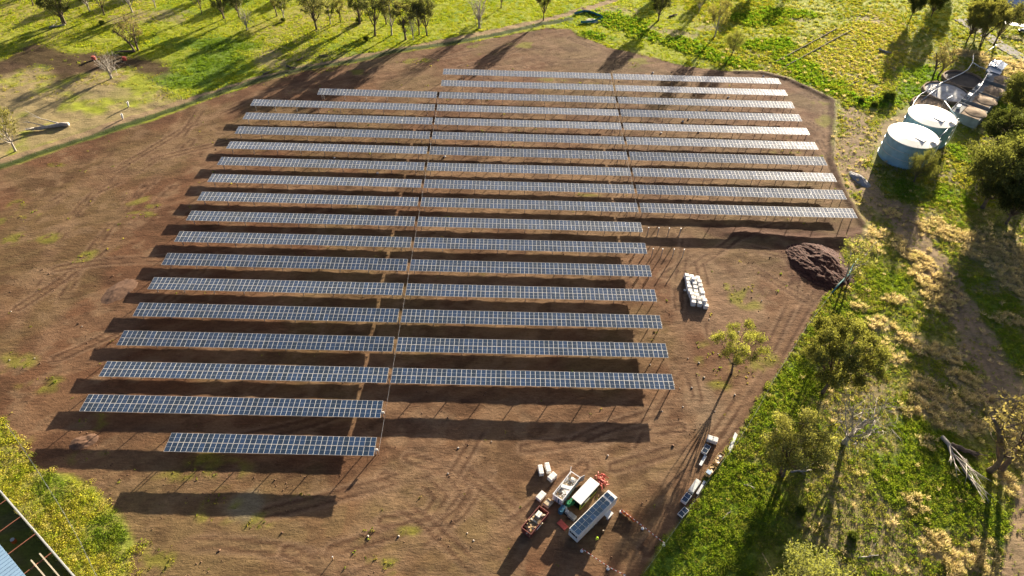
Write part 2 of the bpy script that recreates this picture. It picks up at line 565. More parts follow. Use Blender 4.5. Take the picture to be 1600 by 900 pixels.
LUSH = [(965, 32, 18, 9, -30), (1000, 50, 14, 7, -30), (930, 55, 8, 4, -20), (1065, 68, 10, 7, -30), (1090, 80, 11, 6, -20), (1140, 95, 12, 5, -20), (1175, 70, 9, 7, 0), (1215, 70, 9, 8, 0), (1240, 100, 13, 7, -30), (1275, 125, 14, 7, -40), (1300, 140, 8, 5, -40),
        (1390, 152, 6, 5, 0), (1360, 160, 9, 5, 0), (330, 95, 16, 12, 0), (290, 125, 14, 8, 0), (340, 70, 18, 8, 0), (330, 110, 12, 8, 0), (1180, 30, 14, 8, 0), (1230, 20, 14, 6, 0), (1540, 470, 9, 12, 30), (1570, 540, 8, 9, 30), (1400, 700, 10, 8, 0), (1440, 740, 10, 9, 0),
        (1480, 720, 7, 10, 0), (1430, 680, 8, 6, 0), (1390, 760, 6, 5, 0), (1330, 490, 5, 6, 0), (1220, 640, 9, 10, -60), (1150, 760, 12, 8, -60), (1100, 830, 14, 9, -60), (1060, 880, 12, 9, -60), (1250, 590, 6, 8, -60), (1420, 300, 8, 8, 0), (1490, 310, 8, 7, 0), (1500, 240, 5, 7, 0), (1530, 250, 6, 8, 0),
        (1560, 820, 3, 12, 0), (1480, 800, 8, 5, 0), (165, 830, 4, 5, 30), (190, 845, 2.5, 5, 30), (110, 715, 9, 3, 0), (80, 760, 6, 3, -30), (1390, 440, 7, 6, 0), (1480, 145, 30, 20, 0), (1450, 120, 12, 12, 0)]
BARE = [(960, 15, 14, 6, 0), (1050, 50, 14, 5, -20), (1110, 45, 9, 3, 0), (1330, 270, 7, 9, 0), (1400, 350, 16, 6, 20), (1430, 330, 9, 7, 20), (1530, 560, 4, 9, 25), (1510, 500, 4, 10, 25), (1555, 450, 9, 3, 0), (1330, 640, 9, 7, 0), (1350, 600, 8, 6, 0), (1330, 780, 8, 10, 0), (1370, 830, 9, 7, 0), (1395, 860, 7, 7, 0), (1290, 830, 5, 8, 0),
        (30, 735, 4, 3, 30), (45, 760, 3, 5, 60), (1250, 30, 7, 3, 0), (1360, 30, 12, 5, 0), (1330, 225, 5, 5, 0), (1370, 690, 6, 4, 0), (1590, 60, 9, 4, 0), (250, 25, 16, 8, 0), (200, 30, 14, 5, 0), (170, 145, 12, 5, 0), (430, 100, 7, 6, 0), (420, 90, 6, 8, 0)]
SPROUT = [(75, 372, 4, 3, 0), (50, 335, 3, 3, 0), (130, 400, 4, 2.5, 20), (160, 392, 5, 2, 20), (225, 312, 5, 2, 30), (240, 322, 3, 2, 0), (220, 335, 4, 2, 0), (90, 258, 3, 1.5, 0), (130, 268, 2, 1, 0), (70, 600, 6, 3, 0), (20, 570, 5, 4, 0), (25, 320, 3, 3, 0), (10, 340, 3, 4, 0), (27, 375, 4, 4, 0),
          (500, 110, 6, 3, 0), (560, 112, 6, 3, 0), (650, 95, 8, 2.5, 10), (740, 72, 6, 2, 10), (760, 85, 5, 2, 20), (820, 70, 8, 3, 0), (1000, 95, 8, 3, 0), (985, 102, 4, 2, 0), (1285, 165, 5, 5, 0), (1290, 190, 4, 6, 0), (1280, 245, 4, 1.5, 0), (1230, 238, 8, 1.5, 0), (1165, 575, 5, 4, 0), (1120, 590, 4, 5, 0), (1110, 555, 4, 4, 0),
          (1160, 470, 5, 4, 0), (1150, 450, 4, 2, 0), (1180, 455, 5, 3, 0), (1200, 560, 3, 3, 0), (640, 830, 3, 1.5, 0), (570, 835, 2, 1.5, 0), (405, 820, 3, 3, 0), (310, 720, 4, 3, 0), (280, 745, 5, 2, 0), (350, 730, 6, 3, 0), (250, 880, 3, 4, 0), (240, 860, 3, 3, 0), (345, 790, 5, 4, 0), (560, 880, 4, 3, 0), (610, 885, 3, 2, 0),
          (150, 660, 3, 2, 0), (40, 690, 2, 2, 0), (130, 715, 4, 2, 0), (860, 125, 6, 1.2, 0), (920, 130, 5, 1, 0), (700, 340, 4, 1, 0), (920, 305, 5, 1, 0), (760, 430, 4, 1, 0), (175, 570, 2, 1, 0), (470, 780, 3, 2, 0)]


def zones(x, y):
    z = {}
    z['dirt'] = poly(x, y, DIRT, 0.8, 1.0, 5)
    z['left'] = poly(x, y, LEFTW, 2.0, 2.6, 6)
    n1 = fbm(x, y, 14, 4, 31)
    z['n1'] = n1
    z['n2'] = fbm(x, y, 45, 4, 41)
    f51, f52, f53, f54 = (fbm(x, y, 4.0, 3, q) for q in (51, 52, 53, 54))
    st = np.zeros_like(x)
    for b in STRAW:
        st = np.maximum(st, blob(x, y, *b, nz=f51))
    lu = np.zeros_like(x)
    for b in LUSH:
        lu = np.maximum(lu, blob(x, y, *b, nz=f52))
    ba = np.zeros_like(x)
    for b in BARE:
        ba = np.maximum(ba, blob(x, y, *b, nz=f53) * 0.9)
    sp = np.zeros_like(x)
    for b in SPROUT:
        sp = np.maximum(sp, blob(x, y, *b, nz=f54))
    z['straw'], z['lush'], z['bare'], z['sprout'] = st * (1 - z['dirt']), lu, ba * (1 - z['dirt']), sp * z['dirt']
    z['yellow'] = poly(x, y, YELLOW, 3, 4, 7)
    z['pad'] = poly(x, y, PADDOCK, 2, 2, 8)
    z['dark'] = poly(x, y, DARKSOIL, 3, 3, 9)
    wob = (fbm(x, y, 5, 3, 61) - 0.5) * 2
    z['t1'] = sstep(2.6, 1.4, seg_dist(x, y, TRACK1) + wob)
    d2 = seg_dist(x, y, TRACK2)
    z['t2'] = sstep(6.5, 3.5, d2 + wob * 3) * 0.95
    z['t2r'] = sstep(0.6, 0.25, np.abs(d2 + wob * 0.3 - 0.9))
    z['t3'] = sstep(3.0, 1.8, seg_dist(x, y, TRACK3) + wob)
    z['t4'] = sstep(4.5, 2.0, seg_dist(x, y, TANKPATH) + wob * 2) * 0.8
    z['track'] = np.maximum.reduce([z['t1'], z['t2'], z['t3'], z['t4']]) * (1 - z['dirt'])
    z['right'] = sstep(40, 75, x - np.maximum(0, (y - 190)) * 0.35) * sstep(330, 250, y)
    return z


def mixc(c, col, m):
    return c * (1 - m[:, None]) + np.atleast_2d(np.asarray(col)) * m[:, None]


def ground_colour(x, y, z):
    n1, n2 = z['n1'], z['n2']
    n3 = fbm(x, y, 4, 3, 71)
    c = np.tile(np.array([0.29, 0.32, 0.035]), (len(x), 1))
    c = mixc(c, (0.16, 0.25, 0.03), sstep(0.5, 0.65, n1) * .8)
    c = mixc(c, (0.33, 0.25, 0.10), sstep(0.54, 0.72, n2) * 0.6)
    c = mixc(c, (0.33, 0.3, 0.075), z['yellow'])
    c = mixc(c, (0.36, 0.24, 0.11), z['yellow'] * sstep(0.5, 0.62, n3) * 0.7)
    rm = z['right']
    c = mixc(c, (0.22, 0.21, 0.065), rm * 0.85)
    c = mixc(c, (0.26, 0.21, 0.11), rm * sstep(0.48, 0.62, n1))
    c = mixc(c, (0.3, 0.235, 0.115), z['pad'] * sstep(0.34, 0.54, n1 * 0.6 + n3 * 0.4))
    c = mixc(c, (0.18, 0.2, 0.04), z['pad'] * sstep(0.55, 0.65, n2) * 0.7)
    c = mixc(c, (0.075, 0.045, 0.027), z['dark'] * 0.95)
    c = mixc(c, (0.12, 0.2, 0.025), z['lush'] * (1 - z['dirt']) * 0.85)
    c = mixc(c, (0.26, 0.21, 0.105), z['bare'] * 0.85)
    c = mixc(c, (0.36, 0.29, 0.16), z['straw'] * 0.9)
    c = mixc(c, (0.28, 0.27, 0.055), z['left'])
    c = mixc(c, (0.27, 0.2, 0.10), z['left'] * sstep(0.5, 0.62, n3) * 0.5)
    c = mixc(c, (0.29, 0.2, 0.125), z['track'] * 0.9)
    c = mixc(c, (0.14, 0.105, 0.07), z['t2r'] * (1 - z['dirt']) * 0.5)
    # dark grassy strip that follows the fence between track and bare soil
    fs = sstep(2.2, 1.0, seg_dist(x, y, FENCE1) + (n3 - 0.5) * 1.5)
    c = mixc(c, (0.05, 0.07, 0.02), fs * 0.95)
    # bare soil
    d = np.tile(np.array([0.175, 0.102, 0.063]), (len(x), 1))
    big = fbm(x, y, 60, 3, 80)
    d = mixc(d, (0.135, 0.068, 0.042), sstep(0.5, 0.62, big) * 0.7)
    d = mixc(d, (0.195, 0.135, 0.08), sstep(0.5, 0.36, big) * 0.7)
    d = mixc(d, (0.23, 0.15, 0.10), sstep(0.52, 0.68, fbm(x, y, 22, 4, 81)) * 0.6)
    d = mixc(d, (0.105, 0.055, 0.035), sstep(0.53, 0.68, fbm(x * 0.8 + y * 0.5, (y * 0.6 - x * 0.3) * 2, 11, 4, 83)) * 0.7)
    d = mixc(d, (0.15, 0.118, 0.06), sstep(0.5, 0.64, fbm(x, y, 30, 4, 85)) * 0.55)
    s1 = fbm((x * 0.85 + y * 0.53) * 0.4, (y * 0.85 - x * 0.53) * 4, 10, 3, 87)
    d = mixc(d, (0.11, 0.06, 0.038), sstep(0.52, 0.7, s1) * 0.4)
    d = mixc(d, (0.225, 0.148, 0.098), sstep(0.48, 0.32, s1) * 0.35)
    d = mixc(d, (0.088, 0.05, 0.031), sstep(0.58, 0.68, fbm(x, y, 5.5, 4, 86)) * 0.6)
    d = mixc(d, (0.24, 0.165, 0.11), sstep(0.6, 0.7, fbm(x, y, 4.5, 4, 88)) * 0.5)
    wd = poly(x, y, WEEDYDIRT, 5, 5, 11)
    d = mixc(d, (0.19, 0.135, 0.072), wd * (0.35 + 0.4 * (n3 > 0.48)))
    d = mixc(d, (0.27, 0.19, 0.135), blob(x, y, 1130, 470, 14, 17, 0, 91) * 0.5)
    d = mixc(d, (0.25, 0.19, 0.14), blob(x, y, 1110, 640, 6, 9, 20, 92) * 0.6)
    d = mixc(d, (0.3, 0.2, 0.13), blob(x, y, 620, 688, 3, 2, 0, 93) * 0.8)
    d = mixc(d, (0.22, 0.2, 0.15), blob(x, y, 385, 790, 4, 4, 0, 93) * 0.7)
    d = mixc(d, (0.09, 0.045, 0.03), blob(x, y, 1200, 362, 20, 4, 0, 94) * 0.5)  # solar row's cast shadow painted into the soil colour
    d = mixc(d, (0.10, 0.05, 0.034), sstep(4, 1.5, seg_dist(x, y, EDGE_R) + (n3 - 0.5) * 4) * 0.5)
    for i, r in enumerate(RUTS):
        dd = seg_dist(x, y, r)
        fade = sstep(0.38, 0.55, fbm(x, y, 10, 2, 300 + i))
        d = mixc(d, (0.235, 0.155, 0.105), sstep(3.0, 1.2, dd + (n3 - 0.5) * 2) * 0.3)
        d = mixc(d, (0.08, 0.043, 0.029), sstep(0.55, 0.25, np.abs(dd - 1.05)) * 0.75 * fade)
        d = mixc(d, (0.25, 0.17, 0.12), sstep(0.5, 0.2, np.abs(dd - 1.75)) * 0.4 * fade)
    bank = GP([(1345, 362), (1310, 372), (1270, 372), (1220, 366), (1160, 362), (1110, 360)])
    d = mixc(d, (0.075, 0.034, 0.024), sstep(4.0, 1.5, seg_dist(x, y, bank) + (n3 - 0.5) * 4) * 0.75)  # dark bank soil, with the solar row's shadow painted into its tone
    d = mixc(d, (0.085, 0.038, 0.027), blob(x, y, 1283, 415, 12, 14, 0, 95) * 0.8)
    d = mixc(d, (0.2, 0.2, 0.035), z['sprout'] * sstep(0.42, 0.6, n3) * 0.75)
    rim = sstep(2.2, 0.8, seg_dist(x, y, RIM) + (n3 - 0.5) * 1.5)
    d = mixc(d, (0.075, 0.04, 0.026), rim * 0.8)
    d = d * np.array([0.95, 0.9, 0.78])
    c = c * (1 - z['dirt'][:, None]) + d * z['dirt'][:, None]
    return c


def ground_z(x, y, dirt):
    near = np.exp(-((x / 420.0) ** 2 + ((y - 190) / 330.0) ** 2) ** 2)
    a = (fbm(x, y, 2.2, 3, 101) - 0.5)
    b = (fbm(x * 0.9 + y * 0.4, (y * 0.9 - x * 0.4) * 3, 5.0, 3, 103) - 0.5)
    g = (fbm(x, y, 3.0, 3, 105) - 0.5)
    ridge = 0.75 * np.exp(-(seg_dist(x, y, BANK) / 2.4) ** 2) * (0.6 + 0.8 * (a + 0.5)) + 0.45 * np.exp(-(seg_dist(x, y, RIM) / 1.3) ** 2)
    return ridge + near * (dirt * (a * 0.16 + b * 0.2) + (1 - dirt) * (g * 0.5)) - 0.02


xs = np.concatenate([-np.geomspace(3000, 300, 14), np.arange(-262, -30, 0.85), np.arange(-30, 112, 0.6), np.arange(112, 300, 0.8), np.geomspace(330, 3000, 14)])
ys = np.concatenate([-np.geomspace(2000, 20, 12)[:-1], np.arange(-10, 40, 5), np.arange(40, 180, 0.6), np.arange(180, 380, 0.85), np.geomspace(400, 4000, 16)])
XX, YY = np.meshgrid(xs, ys)
X, Y = XX.ravel(), YY.ravel()
ZN = zones(X, Y)
CC = ground_colour(X, Y, ZN)
ZZ = ground_z(X, Y, ZN['dirt'])
nx, ny = len(xs), len(ys)
I = (np.arange(ny - 1)[:, None] * nx + np.arange(nx - 1)[None, :]).ravel()
F = np.stack([I, I + 1, I + nx + 1, I + nx], 1)
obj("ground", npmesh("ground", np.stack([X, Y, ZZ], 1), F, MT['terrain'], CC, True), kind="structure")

# ------------------------------------------------------------------ grass, weeds, straw (nobody could count them)
def scatter(n, x0, x1, y0, y1, dens):
    x = RNG.uniform(x0, x1, n)
    y = RNG.uniform(y0, y1, n)
    z = zones(x, y)
    p = dens(x, y, z)
    k = RNG.random(n) < p
    return x[k], y[k], {a: b[k] for a, b in z.items()}


def clumps(x, y, z0, size, height, K, leaf, col, cvar=0.25):
    """dome-shaped leafy clumps of K small quads each"""
    n = len(x)
    u = RNG.random((n, K))
    ph = RNG.random((n, K)) * 2 * pi
    rr = np.sqrt(u)
    ox = rr * np.cos(ph) * size[:, None]
    oy = rr * np.sin(ph) * size[:, None]
    oz = height[:, None] * (1 - u * 0.8) * RNG.uniform(0.35, 1.05, (n, K))
    C = np.stack([x[:, None] + ox, y[:, None] + oy, z0[:, None] + oz], -1).reshape(-1, 3)
    s = (leaf[:, None] * RNG.uniform(0.6, 1.3, (n, K))).reshape(-1, 1)
    nrm = np.stack([np.cos(ph) * rr + RNG.normal(0, .45, (n, K)), np.sin(ph) * rr + RNG.normal(0, .45, (n, K)), RNG.uniform(-0.05, 0.6, (n, K))], -1).reshape(-1, 3)
    nrm /= np.linalg.norm(nrm, axis=1, keepdims=True)
    t = np.cross(nrm, RNG.normal(0, 1, nrm.shape))
    t /= np.linalg.norm(t, axis=1, keepdims=True)
    b = np.cross(nrm, t)
    t *= s
    b *= s * 0.6
    V = np.stack([C - t, C - b, C + t, C + b], 1).reshape(-1, 3)
    F = np.arange(len(V)).reshape(-1, 4)
    c = np.repeat(col, K, 0) * RNG.uniform(1 - cvar, 1 + cvar, (n * K, 1))
    return V, F, np.repeat(c, 4, 0)


def blades(x, y, z0, rad, height, K, wid, col, cvar=0.25):
    n = len(x)
    ph = RNG.random((n, K)) * 2 * pi
    r0 = RNG.random((n, K)) * 0.35 * rad[:, None]
    r1 = r0 + RNG.uniform(0.1, 0.9, (n, K)) * rad[:, None]
    h = height[:, None] * RNG.uniform(0.45, 1.1, (n, K))
    bx, by = x[:, None] + r0 * np.cos(ph), y[:, None] + r0 * np.sin(ph)
    tx, ty = x[:, None] + r1 * np.cos(ph + 0.3), y[:, None] + r1 * np.sin(ph + 0.3)
    w = wid[:, None] * RNG.uniform(0.6, 1.3, (n, K))
    a2 = RNG.random((n, K)) * pi
    dx, dy = np.cos(a2) * w, np.sin(a2) * w
    Z = z0[:, None] + 0 * bx
    V = np.stack([np.stack([bx - dx * .4, by - dy * .4, Z], -1), np.stack([bx + dx * .4, by + dy * .4, Z], -1),
                  np.stack([tx + dx, ty + dy, Z + h], -1), np.stack([tx - dx, ty - dy, Z + h * 0.9], -1)], 2).reshape(-1, 3)
    F = np.arange(len(V)).reshape(-1, 4)
    c = np.repeat(col, K, 0) * RNG.uniform(1 - cvar, 1 + cvar, (n * K, 1))
    return V, F, np.repeat(c, 4, 0)


def merge(parts):
    V, F, C, o = [], [], [], 0
    for v, f, c in parts:
        V.append(v)
        F.append(f + o)
        C.append(c)
        o += len(v)
    return np.concatenate(V), np.concatenate(F), np.concatenate(C)


def pick(n, cols, w=None):
    cols = np.array(cols)
    return cols[RNG.choice(len(cols), n, p=w)]


HID = GP([(1360, 255), (1380, 195), (1420, 160), (1500, 165), (1490, 215), (1440, 262)])
# short bright meadow grass beyond the track
x, y, z = scatter(120000, -262, 130, 225, 375, lambda x, y, z: (1 - z['dirt']) * (1 - z['track']) * (1 - z['right']) * (0.85 - 0.72 * z['pad'] - 0.7 * z['bare']) * sstep(1.2, 3.0, seg_dist(x, y, FENCE1)) * (1 - 0.97 * z['dark']) * np.where(z['n1'] > 0.42, 1, 0.55))
n = len(x)
sz = RNG.uniform(0.4, 1.0, n)
col = pick(n, [(0.29, 0.33, 0.035), (0.26, 0.32, 0.035), (0.32, 0.32, 0.05), (0.19, 0.26, 0.03)])
col = mixc(col, (0.09, 0.17, 0.022), z['lush'] * 0.8)
col = mixc(col, (0.3, 0.26, 0.1), z['pad'] * 0.6)
meadow = clumps(x, y, np.full(n, -0.05), sz, RNG.uniform(0.1, 0.3, n), 16, sz * 0.19, col)
V, F, C = meadow
obj("meadow_grass", npmesh("meadow_grass", V, F, MT['grass'], C), kind="stuff")

# leafy weeds: right-hand meadow, yellow field, lush strips, bottom-left corner
P = []
x, y, z = scatter(60000, 20, 150, 40, 180, lambda x, y, z: (1 - z['dirt']) * (1 - z['track']) * (1 - 0.8 * z['bare']) * np.clip(0.25 + 1.2 * z['lush'] + sstep(14, 4, seg_dist(x, y, EDGE_R)) + 0.5 * (z['n1'] > 0.5) - 0.6 * z['straw'], 0, 1))
n = len(x)
sz = RNG.uniform(0.3, 0.85, n)
col = pick(n, [(0.23, 0.28, 0.04), (0.17, 0.24, 0.035), (0.11, 0.18, 0.028), (0.27, 0.28, 0.06), (0.22, 0.21, 0.08)])
col = mixc(col, (0.17, 0.26, 0.025), z['lush'] * 0.5)
P.append(clumps(x, y, np.full(n, -0.05), sz, sz * RNG.uniform(0.5, 1.0, n), 34, sz * 0.165, col, 0.18))
x, y, z = scatter(60000, 85, 290, 175, 380, lambda x, y, z: (1 - z['dirt']) * (1 - 0.9 * z['track']) * (1 - 0.8 * z['bare']) * np.clip(0.3 + 0.9 * z['lush'] + 0.6 * z['yellow'] + 0.4 * (z['n1'] > 0.5) - 0.5 * z['straw'], 0, 1) * (~inside(x, y, HID)))
n = len(x)
sz = RNG.uniform(0.4, 1.1, n)
col = pick(n, [(0.27, 0.28, 0.04), (0.2, 0.24, 0.035), (0.14, 0.19, 0.03), (0.3, 0.27, 0.06)])
col = mixc(col, pick(n, [(0.33, 0.33, 0.07), (0.36, 0.31, 0.11), (0.24, 0.29, 0.05)]), z['yellow'] * (0.4 + 0.5 * (z['n1'] > 0.48)))
col = mixc(col, (0.10, 0.21, 0.02), z['lush'] * 0.75)
P.append(clumps(x, y, np.full(n, -0.05), sz, sz * RNG.uniform(0.35, 0.7, n), 20, sz * 0.22, col))
x, y, z = scatter(26000, 0, 150, 225, 375, lambda x, y, z: (1 - z['dirt']) * np.clip(z['lush'] * 1.2, 0, 1))
n = len(x)
sz = RNG.uniform(0.5, 1.2, n)
P.append(clumps(x, y, np.full(n, -0.05), sz, sz * 0.7, 16, sz * 0.27, pick(n, [(0.10, 0.2, 0.022), (0.16, 0.25, 0.025), (0.24, 0.27, 0.04)])))
x, y, z = scatter(14000, -125, -45, 40, 100, lambda x, y, z: z['left'] * (~inside(x, y, GP([(-60, 700), (8, 770), (130, 930), (-60, 960)]))))
n = len(x)
sz = RNG.uniform(0.35, 1.15, n)
col = pick(n, [(0.42, 0.42, 0.07), (0.37, 0.38, 0.06), (0.28, 0.34, 0.05), (0.48, 0.43, 0.15)])
col = mixc(col, (0.10, 0.2, 0.02), z['lush'] * 0.7)
P.append(clumps(x, y, np.full(n, -0.05), sz, sz * RNG.uniform(0.25, 0.5, n), 46, sz * 0.13, col, 0.18))
x, y, z = scatter(60000, -150, 110, 42, 270, lambda x, y, z: z['sprout'] * 0.35 * (fbm(x, y, 3, 2, 77) > 0.47) + z['dirt'] * 0.005)
n = len(x)
sz = RNG.uniform(0.2, 0.5, n)
P.append(clumps(x, y, np.full(n, -0.04), sz, sz * 0.6, 6, sz * 0.45, pick(n, [(0.22, 0.24, 0.04), (0.3, 0.27, 0.07), (0.15, 0.2, 0.03)])))
x, y, z = scatter(75000, 35, 175, 42, 235, lambda x, y, z: (1 - z['dirt']) * (1 - 0.75 * z['track']) * (0.9 - 0.5 * z['straw']) * (~inside(x, y, HID)))
n = len(x)
rd = RNG.uniform(0.25, 0.6, n)
col = pick(n, [(0.27, 0.25, 0.09), (0.22, 0.24, 0.06), (0.33, 0.28, 0.14), (0.17, 0.22, 0.045)])
col = mixc(col, (0.14, 0.21, 0.03), sstep(0.45, 0.6, fbm(x, y, 18, 3, 201)) * 0.6)
P.append(blades(x, y, np.full(n, -0.05), rd, rd * RNG.uniform(0.4, 0.8, n), 9, rd * 0.13, col))
V, F, C = merge(P)
obj("leafy_weeds", npmesh("leafy_weeds", V, F, MT['grass'], C), kind="stuff")

# tall dry grass
x, y, z = scatter(110000, 60, 290, 45, 380, lambda x, y, z: (1 - z['dirt']) * np.clip(z['straw'] * 1.0 + 0.02 * z['right'], 0, 1) * (1 - z['t3']))
n = len(x)
rd = RNG.uniform(0.45, 1.0, n)
P = [blades(x, y, np.full(n, -0.05), rd, rd * RNG.uniform(0.8, 1.3, n), 34, rd * 0.045, pick(n, [(0.58, 0.485, 0.26), (0.62, 0.52, 0.3), (0.52, 0.43, 0.22), (0.48, 0.43, 0.19)]))]
x, y, z = scatter(9000, 60, 160, 45, 180, lambda x, y, z: (1 - z['dirt']) * np.clip(z['bare'] * 0.5, 0, 1))
n = len(x)
rd = RNG.uniform(0.3, 0.7, n)
P.append(blades(x, y, np.full(n, -0.05), rd, rd * 0.6, 8, rd * 0.1, pick(n, [(0.4, 0.31, 0.17), (0.34, 0.29, 0.14), (0.25, 0.25, 0.08)])))
V, F, C = merge(P)
obj("dry_grass", npmesh("dry_grass", V, F, MT['straw'], C), kind="stuff")

# clods of turned soil
x, y, z = scatter(60000, -170, 112, 42, 275, lambda x, y, z: z['dirt'] * np.clip(0.02 + 0.35 * (fbm(x, y, 9, 3, 111) > 0.6), 0, 1) * np.where(y < 140, 1, 0.4))
n = len(x)
s = RNG.gamma(1.5, 0.035, n) + 0.04
oct_v = np.array([(1, 0, 0), (0, 1, 0), (-1, 0, 0), (0, -1, 0), (0, 0, 1), (0, 0, -1)], float)
oct_f = np.array([(0, 1, 4), (1, 2, 4), (2, 3, 4), (3, 0, 4), (1, 0, 5), (2, 1, 5), (3, 2, 5), (0, 3, 5)])
V = (oct_v[None] * RNG.uniform(0.6, 1.4, (n, 6, 1)) * s[:, None, None] * np.array([1.2, 1, 0.7]))
th = RNG.random(n) * 6.28
c_, s_ = np.cos(th)[:, None], np.sin(th)[:, None]
V = np.stack([V[..., 0] * c_ - V[..., 1] * s_, V[..., 0] * s_ + V[..., 1] * c_, V[..., 2]], -1)
V += np.stack([x, y, ground_z(x, y, z['dirt']) + s * 0.3], -1)[:, None, :]
F = (oct_f[None] + 6 * np.arange(n)[:, None, None]).reshape(-1, 3)
obj("dirt_clods", npmesh("dirt_clods", V.reshape(-1, 3), F, MT['clod']), kind="stuff")

#@@PART2
# ------------------------------------------------------------------ solar tables
TUBE_Z = 3.15
PITCHM = 1.154
ORD = ["zeroth", "first", "second", "third", "fourth", "fifth", "sixth", "seventh", "eighth", "ninth", "tenth", "eleventh", "twelfth", "thirteenth", "fourteenth", "fifteenth", "sixteenth", "seventeenth", "eighteenth", "nineteenth"]


def module_mesh():
    w, h, t = 1.134, 2.26, 0.035
    fx, mid = 0.036, 0.015
    b = MB()
    b.box((0, 0, -t / 2), (w, h, t), mi=0)
    # two half-cell fields sit 3 mm proud inside the pale frame
    for s in (-1, 1):
        y0, y1 = s * mid, s * (h / 2 - fx)
        a, c = min(y0, y1), max(y0, y1)
        b.add([(-w / 2 + fx, a, .003), (w / 2 - fx, a, .003), (w / 2 - fx, c, .003), (-w / 2 + fx, c, .003)], [(0, 1, 2, 3)], 1)
    me = b.mesh("solar_panel", [MT['frame'], MT['cell']])
    return me


MOD = module_mesh()


def rail_mesh(n):
    b = MB()
    L = n * PITCHM
    for y in (-0.55, 0.55):
        b.box((0, y, -0.075), (L - 0.1, 0.05, 0.06))
    return b.mesh("panel_row", MT['steel'])


def post_mesh(h, w=0.13):
    b = MB()
    b.box((0, 0, h / 2 - 0.2), (0.02, 0.2, h + 0.4))
    b.box((0, 0.1, h / 2 - 0.2), (w, 0.02, h + 0.4))
    b.box((0, -0.1, h / 2 - 0.2), (w, 0.02, h + 0.4))
    return b.mesh("post", MT['steel'])


POST = post_mesh(TUBE_Z - 0.1)
HALFPOST = post_mesh(2.3, 0.16)
BARE = post_mesh(3.0, 0.16)
bb = MB()
bb.box((0, 0, 0), (0.22, 0.3, 0.3))
bb.box((0, 0, 0.17), (0.26, 0.34, 0.04))
HOUS = bb.mesh("bearing_housing", MT['steel'], 0.01)
bb = MB()
bb.box((0, 0, 0), (0.45, 0.25, 0.6))
bb.box((0, -0.13, 0.05), (0.3, 0.02, 0.4))
CTRL = bb.mesh("control_box", MT['white'], 0.02)
RAILS, TUBES = {}, {}


def table(xa, xb, yc, label, tilt, ncol=None, ctrl=False):
    n = ncol or int(round((xb - xa) / PITCHM))
    L = n * PITCHM
    xc = (xa + xb) / 2
    t = empty("solar_tracker_table", (xc, yc, 0), 0, label, "solar table", "rows of solar tables")
    if n not in TUBES:
        b = MB()
        b.tube([(-L / 2 - 0.15, 0, 0), (L / 2 + 0.15, 0, 0)], 0.085, 8)
        TUBES[n] = b.mesh("torque_tube", MT['steel'])
        RAILS[n] = rail_mesh(n)
    obj("torque_tube", TUBES[n], t, (0, 0, TUBE_Z - 0.2))
    px = [L / 2 - 2.9 - 7.85 * k for k in range(20)]
    px = [p for p in px if p > -L / 2 + 1.5] + [-L / 2 + 0.9]
    for p in px:
        q = obj("post", POST, t, (p, 0, 0))
        obj("bearing_housing", HOUS, q, (0, 0, TUBE_Z - 0.2))
    q = obj("end_post", HALFPOST, t, (L / 2 - 0.15, 0, 0))
    if ctrl:
        obj("control_box", CTRL, q, (0.35, 0, 1.9))
    for s in (-1, 1):
        yo = s * 1.165
        row = obj("panel_row", RAILS[n], t, (0, yo * cos(tilt), TUBE_Z + yo * sin(tilt)), (tilt, 0, 0))
        for k in range(n):
            m = bpy.data.objects.new("solar_panel", MOD)
            COL.objects.link(m)
            m.parent = row
            m.location = (-L / 2 + (k + 0.5) * PITCHM, 0, random.gauss(0, 0.004))
            m.rotation_euler = (random.gauss(0, 0.007), random.gauss(0, 0.006), 0)
    return t


def row_y(r):
    return 263.153 - 9.4474 * r - 0.010288 * (r - 10) ** 2 - 2.32


XL, XAL, XAM, XAR, XA2, XR = -92.03, -26.25, -25.30, 40.47, 41.35, 107.0
rt_ = random.Random(4)
for r in range(1, 20):
    far = "from the far fence"
    if r <= 10:
        table(XA2, XR, row_y(r), "solar table in the block nearest the water tanks, %s row %s" % (ORD[r], far), R(rt_.gauss(0.3, 1.4)))
    if r <= 17:
        table(XAM, XAR, row_y(r), "solar table in the middle block, %s row %s" % (ORD[r], far), R(rt_.gauss(0.0, 1.4)), ctrl=(r > 10))
    if r >= 4 and r <= 18:
        table(XL, XAL, row_y(r), "solar table in the left block, %s row %s" % (ORD[r], far), R(rt_.gauss(-0.2, 1.4)), ctrl=(r == 18))
    if r == 3:
        table(XAL - 38 * PITCHM, XAL, row_y(r), "short solar table at the far end of the left block", R(0.6), 38)
    if r == 19:
        table(XAL - 38 * PITCHM, XAL, row_y(r), "short solar table in the nearest row, standing alone", R(-0.4), 38, ctrl=True)

# drive lines in the two aisles
for (xd, ra, rb, lab) in ((-25.77, 3, 19, "thin steel drive line along the aisle between left and middle solar blocks"), (40.91, 1, 10, "thin steel drive line along the aisle between middle and tank-side solar blocks")):
    t = empty("drive_line", (xd, row_y(ra), 0), 0, lab, "drive line")
    Ld = row_y(ra) - row_y(rb)
    b = MB()
    b.tube([(0, 0, 1.0), (0, -Ld, 1.0)], 0.022, 6)
    b.build("drive_shaft", MT['steel'], t)
    b = MB()
    b.box((0, 0, 0.45), (0.06, 0.06, 1.1))
    pm = b.mesh("support_post", MT['steel'])
    for r in range(ra, rb + 1):
        obj("support_post", pm, t, (0, row_y(r) - row_y(ra), 0))

